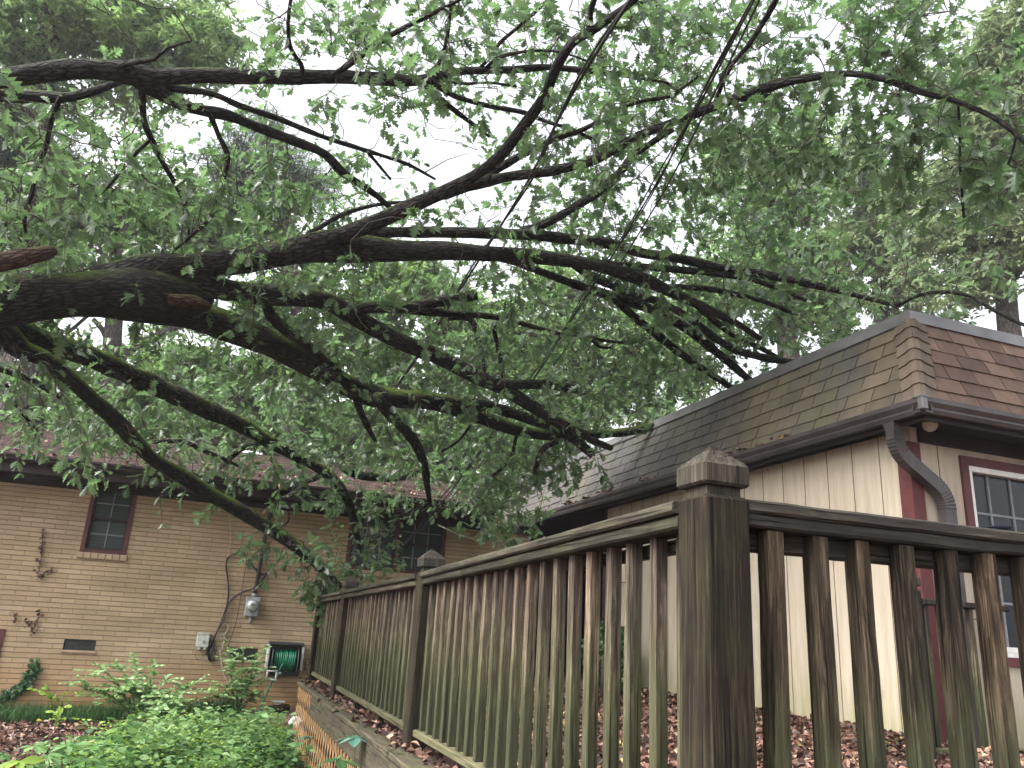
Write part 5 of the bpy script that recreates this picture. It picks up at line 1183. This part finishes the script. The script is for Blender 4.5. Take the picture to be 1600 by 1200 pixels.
bgtree('dense_tree', 'dark leafy tree standing behind the slanting cables at upper right', 'tree', [(1230, 520, 17, .22), (1210, 420, 17, .18), (1200, 300, 17, .12)],
       [(1150, 440, 60, 17), (1240, 400, 60, 17), (1180, 350, 55, 17), (1250, 290, 50, 17), (1150, 260, 50, 17), (1290, 470, 50, 17), (1240, 220, 45, 17)], .13, 'treeleaf', .75, far=1.45)
bgtree('pale_tree', 'tall pale green tree fading in the light beyond the mansard corner', 'tree', [(1575, 500, 30, .32), (1578, 400, 30, .28), (1582, 300, 30, .22), (1575, 150, 30, .15)],
       [(1560, 110, 60, 30), (1500, 170, 55, 30), (1620, 180, 80, 30), (1540, 260, 65, 30), (1470, 330, 65, 30), (1560, 380, 70, 30), (1490, 430, 60, 30), (1640, 320, 80, 30), (1590, 60, 50, 30)], .22, 'paleleaf', .4,
       limbs=[[(1578, 460, 30, .12), (1560, 430, 30, .1), (1530, 400, 30, .07), (1500, 350, 30, .04)], [(1580, 440, 30, .12), (1610, 400, 30, .1)]], clump=.8)
bgtree('pale_tree', 'hazy pale tree between the cables and the mansard corner', 'tree', [(1380, 520, 34, .3), (1375, 420, 34, .25), (1380, 330, 34, .2)],
       [(1350, 290, 55, 34), (1410, 360, 65, 34), (1340, 390, 60, 34), (1280, 430, 50, 34), (1400, 440, 60, 34), (1330, 230, 35, 34), (1440, 260, 50, 34)], .22, 'paleleaf', .4, clump=.8)
# neighbour's house
T = Thing('neighbour_house', 'distant house with terracotta roof showing over the left roof ridge', 'house', tuple(on_y(0, 1000, 32)))
rz = on_y(10, 654, 32)[2]; rx = on_y(50, 660, 32)[0]
mb = MB(); mb.add([(-20, 29, rz - 1.6), (rx + 1.6, 29, rz - 1.6), (rx, 32, rz), (-20, 32, rz), (rx + 1.6, 35, rz - 1.6), (-20, 35, rz - 1.6)], [(0, 1, 2, 3), (3, 2, 4, 5), (1, 4, 2), (0, 5, 4, 1)]); T.part('roof', mb, M['terracotta'])
mb = MB(); mb.box((-19.6, 29.4, -1.6), (rx + 1.2, 34.6, rz - 1.605)); T.part('wall', mb, M['brick'])

# ================================================================== UNDERGROWTH
def scatter_plants(n, xr, yr, hr, leaf, mat, name, kind='stuff', per=(6, 11), size=(.04, .08), mask=None, spread=.16):
    x = rng.uniform(*xr, n); y = rng.uniform(*yr, n)
    if mask is not None: k = mask(x, y); x, y = x[k], y[k]
    Ps, Ds, Ns, Ss = [], [], [], []; st = MB()
    for a, b in zip(x, y):
        z = float(gz(a, b)); h = rng.uniform(*hr) * (1 + .9 * math.sin(a * 5.1 + 1) * math.sin(b * 4.3) + .5 * math.sin(a * 11 + b * 9)); m = int(rng.integers(*per)); lean = rng.normal(0, .12, 3); lean[2] = 0
        top = np.array([a, b, z + h]) + lean; t = rng.uniform(.35, 1, m) ** .7
        P = np.array([a, b, z]) + (top - np.array([a, b, z])) * t[:, None]; ang = rng.random(m) * 6.28
        out = np.stack([np.cos(ang), np.sin(ang), rng.uniform(-.1, .35, m)], 1); P = P + out * rng.uniform(.01, spread, m)[:, None]
        Ps.append(P); Ds.append(out); Ns.append(np.array([0, 0, 1.]) + rng.normal(0, .6, (m, 3))); Ss.append(rng.uniform(*size, m))
    Ps, Ds, Ns, Ss = map(np.concatenate, (Ps, Ds, Ns, Ss))
    return leaves_mesh(name, leaf, Ps, Ds, Ns, Ss, M[mat])
def m_cover(x, y):
    return ((x > -.75 - .12 * (12 - y) + rng.normal(0, .15, len(x))) & (y < 10.7 + .9 * np.clip(x, -.6, .9) + rng.normal(0, .2, len(x)))) | ((y < 8.7) & (rng.random(len(x)) < .5))
o = scatter_plants(2500, (-2.4, .95), (7.2, 12.0), (.02, .12), heart_leaf(), 'coverleaf', 'ground_cover', size=(.03, .085), mask=m_cover, spread=.2)
tag(o, 'thick bed of green leafy ground cover in front of the brick wall', 'ground cover', kind='stuff')
o = scatter_plants(70, (-.5, .85), (7.8, 11.2), (.16, .3), oval_leaf(.3), 'shrubleaf', 'tall_weeds', size=(.05, .10), per=(12, 20), spread=.14)
tag(o, 'loose taller weeds rising above the ground cover', 'weeds', kind='stuff')
o = scatter_plants(420, (-2.0, .9), (7.6, 11.3), (.03, .15), oval_leaf(.3), 'ivyleaf', 'dark_ground_plants', size=(.03, .07), mask=m_cover, spread=.15)
tag(o, 'small dark green seedlings mixed through the ground cover', 'seedlings', kind='stuff')
o = scatter_plants(260, (-1.0, .9), (7.6, 11.0), (.08, .2), small_leaf(), 'limeleaf', 'fine_weeds', size=(.02, .045), per=(14, 26), spread=.12)
tag(o, 'fine pale weeds dotted over the ground cover', 'weeds', kind='stuff')
o = scatter_plants(380, (-.8, .9), (8.0, 11.2), (.06, .17), oval_leaf(.26), 'coverleaf', 'weeds', size=(.06, .12), per=(8, 14), spread=.1)
tag(o, 'taller weeds standing out of the ground cover', 'weeds', kind='stuff')
def grass(n, xr, yr, h, name, label):
    x = rng.uniform(*xr, n); y = rng.uniform(*yr, n); P = np.stack([x, y, gz(x, y)], 1); d = np.stack([rng.normal(0, .35, n), rng.normal(0, .35, n), np.ones(n)], 1)
    tv = np.array([(.03, 0, 0), (.025, .4, .02), (.012, .75, .1), (0, 1, .24), (-.03, 0, 0), (-.025, .4, .02), (-.012, .75, .1)]); tf = [(4, 0, 1, 5), (5, 1, 2, 6), (6, 2, 3)]
    tag(leaves_mesh(name, (tv, tf), P, d, rand_dir(n, .2), rng.uniform(.5, 1.1, n) * h, M['grassblade']), label, 'grass', kind='stuff')
grass(9000, (-4.5, .6), (12.0, 12.7), .24, 'grass', 'dark grass strip growing along the foot of the brick wall')
def litter(n, xr, yr, zf, name, label, size=(.05, .11), mask=None, up=.55):
    x = rng.uniform(*xr, n); y = rng.uniform(*yr, n)
    if mask is not None: k = mask(x, y); x, y = x[k], y[k]; n = len(x)
    P = np.stack([x, y, zf(x, y) + rng.uniform(.004, .045, n)], 1)
    d = rng.normal(size=(n, 3)); d[:, 2] *= .35
    tv, tf = oval_leaf(.34, .1, .7); tag(leaves_mesh(name, (tv, tf), P, d, np.array([0, 0, 1.]) + rng.normal(0, up, (n, 3)), rng.uniform(*size, n), M['litter']), label, 'leaf litter', kind='stuff')
litter(6500, (-4.5, -.3), (8.5, 12.3), gz, 'leaf_litter', 'red brown dead leaves covering bare soil at lower left', size=(.035, .085))
litter(32000, (1.3, 5.0), (1.95, 10), lambda x, y: YZ + .25 * np.exp(-((x - 5) / .35) ** 2) * .4 + 0 * x, 'yard_leaf_litter', 'rust brown dead leaves blanketing the yard behind the railing', size=(.03, .072))
litter(1800, (5.0, 8), (3.4, 4.6), lambda x, y: YZ + 0 * x, 'wall_leaf_litter', 'dead leaves heaped under the front window', size=(.03, .075))
litter(700, (1.02, 1.30), (2.0, 9.9), lambda x, y: -.683 + 0 * x, 'ledge_leaf_litter', 'dead leaves caught on the timber ledge under the railing', size=(.03, .07), mask=lambda x, y: rng.random(len(x)) < np.clip(.3 + .9 * (x - 1.1) / .1, .05, 1))
litter(260, (4.70, 4.80), (5.2, 12), lambda x, y: 1.835 + 0 * x, 'gutter_leaf_litter', 'rusty dead leaves piled in the side gutter', size=(.03, .075), up=1.2, mask=lambda x, y: (np.sin(y * 2.1) + np.sin(y * 5.3 + 1)) > -.2)
litter(600, (-8, 4), (12.4, 14.2), lambda x, y: ez + (ridgeZ - ez) * (y - EY) / (ridgeY - EY) + .01, 'roof_leaf_litter', 'brown dead leaves strewn on the brick house roof', size=(.04, .1))
def sapling(name, label, root, tips, mat, leafsize, T=None, n=34, sp=.02):
    T = Thing(name, label, 'shrub', tuple(root)); st = MB(); Ps, Ds, Ns = [], [], []
    for tip in tips:
        mid = (root + tip) / 2 + np.array([0, 0, .12]) + rng.normal(0, .04, 3)
        Q, _ = resample([root, mid, tip], 1, .02); st.tube(Q[::3], np.linspace(.006, .0015, len(Q[::3])), 4)
        m = len(Q); use = Q[int(m * .25):]
        for side in (-1, 1):
            dirn = np.gradient(use, axis=0); dirn /= np.linalg.norm(dirn, axis=1)[:, None]; perp = np.cross(dirn, [0, 0, 1.]) * side
            Ps.append(use + rng.normal(0, .005, use.shape)); Ds.append(perp + dirn * .6 + rng.normal(0, .2, use.shape)); Ns.append(np.array([0, -.7, 1.]) + rng.normal(0, .35, use.shape))
        # sub-sprays
        for k in range(1 if mat == 'limeleaf' else 7):
            a = Q[int(m * rng.uniform(.4, .85))]; b = a + (tip - root) * .06 + rng.normal(0, .13, 3) * np.array([1.3, 1, .25]); W, _ = resample([a, (a + b) / 2 + [0, 0, .015], b], 1, .02); st.tube(W, .002, 4)
            for side in (-1, 1):
                dirn = np.gradient(W, axis=0); dirn /= np.linalg.norm(dirn, axis=1)[:, None] + 1e-9; perp = np.cross(dirn, [0, 0, 1.]) * side
                Ps.append(W); Ds.append(perp + dirn * .6); Ns.append(np.array([0, -.7, 1.]) + rng.normal(0, .35, W.shape))
    T.part('stems', st, M['stem']); Ps, Ds, Ns = map(np.concatenate, (Ps, Ds, Ns)); k = rng.random(len(Ps)) < (.3 if mat == 'limeleaf' else .8); Ps, Ds, Ns = Ps[k], Ds[k], Ns[k]
    leaves_mesh('foliage', oval_leaf(.3), Ps - T.loc, Ds, Ns, rng.uniform(.6, 1.3, len(Ps)) * leafsize * (1.35 if mat == 'limeleaf' else .95), M[mat], T.e); return T
def gp(x, Y): X = on_y(x, 1100, Y)[0]; return np.array([X, Y, float(gz(X, Y))])
sapling('arching_shrub', 'wide feathery shrub arching in front of the brick wall between the vents', gp(225, 11.6), [on_y(x, y, 11.6 + rng.normal(0, .25)) for x, y in
    [(122, 1058), (150, 1038), (180, 1034), (208, 1022), (240, 1036), (262, 1055), (322, 1056), (300, 1066), (200, 1060), (160, 1070), (275, 1080), (130, 1075), (230, 1058), (180, 1085), (290, 1095), (250, 1100), (150, 1100)]], 'shrubleaf', .06)
sapling('upright_sapling', 'slim pale green sapling growing in front of the meter wall', gp(372, 12.2), [on_y(x, y, 12.2 + rng.normal(0, .12)) for x, y in
    [(352, 1002), (415, 1010), (360, 1025), (410, 1035), (352, 1050), (400, 1022), (415, 1065), (352, 1080), (320, 1090), (410, 1090), (340, 1070), (380, 1015)]], 'shrubleaf', .054)
sapling('lime_sprig', 'lime green young sprig against the foot of the wall at left', gp(88, 12.4), [on_y(x, y, 12.35) for x, y in [(75, 1075), (100, 1085), (115, 1082), (80, 1092)]], 'limeleaf', .05)
sapling('lime_sprig', 'lower lime green sprig just right of the grass strip', gp(92, 11.4), [on_y(x, y, 11.4) for x, y in [(80, 1118), (98, 1106), (106, 1104)]], 'limeleaf', .055)
def big_leaf_plant(name, label, cpx, Y, nl, size, mat, n_st=1):
    for q in range(1):
        c = on_y(cpx[0], cpx[1], Y); g = np.array([c[0] + .02, Y, float(gz(c[0], Y))]); T = Thing(name, label, 'plant', tuple(g))
        st = MB(); st.tube([g, (g + c) / 2 + rng.normal(0, .03, 3), c], (.006, .005, .003), 6, .05); T.part('stem', st, M['stem'])
        a = np.arange(nl) / nl * 6.28 + rng.random(); Ds = np.stack([np.cos(a), np.sin(a), rng.uniform(-.35, .1, nl)], 1)
        leaves_mesh('leaves', oval_leaf(.24, .1, .15, 6), np.tile(c, (nl, 1)) - T.loc, Ds, np.tile([0, 0, 1.], (nl, 1)) + rng.normal(0, .2, (nl, 3)), rng.uniform(.8, 1.1, nl) * size, M[mat], T.e)
big_leaf_plant('palmate_plant', 'blue green five leafed plant beside the lattice, nearest to the railing post', (555, 1152), 5.6, 7, .15, 'blueleaf')
big_leaf_plant('palmate_plant', 'small blue green five leafed plant on the ledge below the second post', (577, 1127), 6.4, 6, .10, 'blueleaf')
big_leaf_plant('palmate_plant', 'blue green plant among the ground cover beside the lattice', (482, 1150), 8.4, 6, .13, 'blueleaf')
big_leaf_plant('palmate_plant', 'pale blue green plant in the leaf litter left of the shrub', (160, 1160), 9.6, 7, .13, 'blueleaf')
big_leaf_plant('palmate_plant', 'green leafy plant low against the lattice at the bottom edge', (530, 1185), 5.6, 6, .15, 'coverleaf')
big_leaf_plant('broadleaf_plant', 'broad light green plant at the bottom left corner', (30, 1190), 7.6, 8, .16, 'limeleaf')
big_leaf_plant('broadleaf_plant', 'upright broad leafed green plant at lower left', (105, 1165), 8.4, 7, .17, 'coverleaf')
big_leaf_plant('broadleaf_plant', 'broad leafed plant left of the ground cover at the bottom', (75, 1180), 7.9, 8, .15, 'coverleaf')
big_leaf_plant('broadleaf_plant', 'wide green leaves in the dead leaves near the bottom left corner', (55, 1165), 8.6, 7, .15, 'coverleaf')
big_leaf_plant('broadleaf_plant', 'low pale leaved plant at the very bottom left edge of the litter', (5, 1178), 8.2, 7, .16, 'coverleaf')
big_leaf_plant('broadleaf_plant', 'green rosette between the leaf litter and the ground cover', (135, 1185), 7.8, 8, .14, 'coverleaf')
big_leaf_plant('broadleaf_plant', 'large light leaved weed in the middle of the ground cover', (230, 1165), 8.6, 7, .15, 'limeleaf')
# evergreen bush behind railing, seen through the gaps
c = on_x(935, 960, 4.0); T = Thing('dark_bush', 'dark green bush behind the railing at the far end of the yard', 'bush', (c[0], c[1], YZ))
c = on_x(945, 950, 4.3); n = 1500; pos = np.array([c[0] + .2, c[1] + .3, -.2]) + rand_dir(n) * (rng.random(n) ** .4)[:, None] * np.array([.28, .4, .4])
leaves_mesh('foliage', oval_leaf(.3), pos - T.loc, rand_dir(n), rand_dir(n) + [0, 0, .7], rng.uniform(.05, .09, n), M['ivyleaf'], T.e)
mb = MB(); mb.tube([(c[0], c[1], YZ), (c[0], c[1], -.2)], .03, 7); T.part('stem', mb, M['twig'])
# log, rock, white bag, little stand
P = [on_y(262, 1126, 11.9), on_y(290, 1122, 11.95), on_y(322, 1118, 12.0)]
tag_l = Thing('rotting_log', 'dark rotting log lying in the grass near the wall', 'log', tuple(P[0])); mb = MB(); mb.tube(P, (.07, .075, .06), 12, .08, .1); tag_l.part('log', mb, M['barkred'])
P = [on_y(420, 1110, 12.2), on_y(436, 1108, 12.25), on_y(450, 1108, 12.3)]
tl_ = Thing('log_piece', 'short brown log piece under the hose reel', 'log', tuple(P[0])); mb = MB(); mb.tube(P, (.07, .075, .06), 12, .06, .1); tl_.part('log', mb, M['barkred'])
c = on_y(434, 1101, 12.25); T = Thing('small_pedestal', 'little grey white splash stand at the foot of the wall under the reel', 'stand', tuple(c))
mb = MB(); mb.box((c[0] - .09, 12.18, c[2] + .03), (c[0] + .09, 12.32, c[2] + .05), bev=.006); T.part('top_plate', mb, M['reelpale']); mb = MB(); mb.box((c[0] - .035, 12.22, c[2] - .14), (c[0] + .035, 12.28, c[2] + .029)); T.part('foot', mb, M['reelpale'])
c = on_y(461, 1128, 10.6); mb = MB()
n = 14; V = []; 
for i in range(n):
    for j in range(8):
        th = math.pi * (j + .5) / 8; ph_ = 2 * math.pi * i / n; r_ = .07 * (1 + .25 * math.sin(3 * ph_ + j) + random.uniform(-.15, .15)); V.append(c + np.array([r_ * math.sin(th) * math.cos(ph_), r_ * math.sin(th) * math.sin(ph_), r_ * .8 * math.cos(th)]))
mb.add(V, [(i * 8 + j, i * 8 + j + 1, ((i + 1) % n) * 8 + j + 1, ((i + 1) % n) * 8 + j) for i in range(n) for j in range(7)])
tag(mb.build('plastic_bag', M['white']), 'crumpled white plastic bag lying beside the lattice corner', 'bag')

# ================================================================== HAZE (mist under the wet canopy, thickest to see in the far trees)
hb = MB(); hb.box((-450, -250, -60), (450, 650, 60)); ho = hb.build('haze', M['white']); tag(ho, kind='stuff')
hm = bpy.data.materials.new('air'); hm.use_nodes = True; hn = hm.node_tree; hn.nodes.clear()
out = hn.nodes.new('ShaderNodeOutputMaterial'); pv = hn.nodes.new('ShaderNodeVolumePrincipled'); pv.inputs['Density'].default_value = .0009; pv.inputs['Color'].default_value = (.93, .95, 1, 1); pv.inputs['Anisotropy'].default_value = .2
hn.links.new(pv.outputs[0], out.inputs['Volume']); ho.data.materials[0] = hm
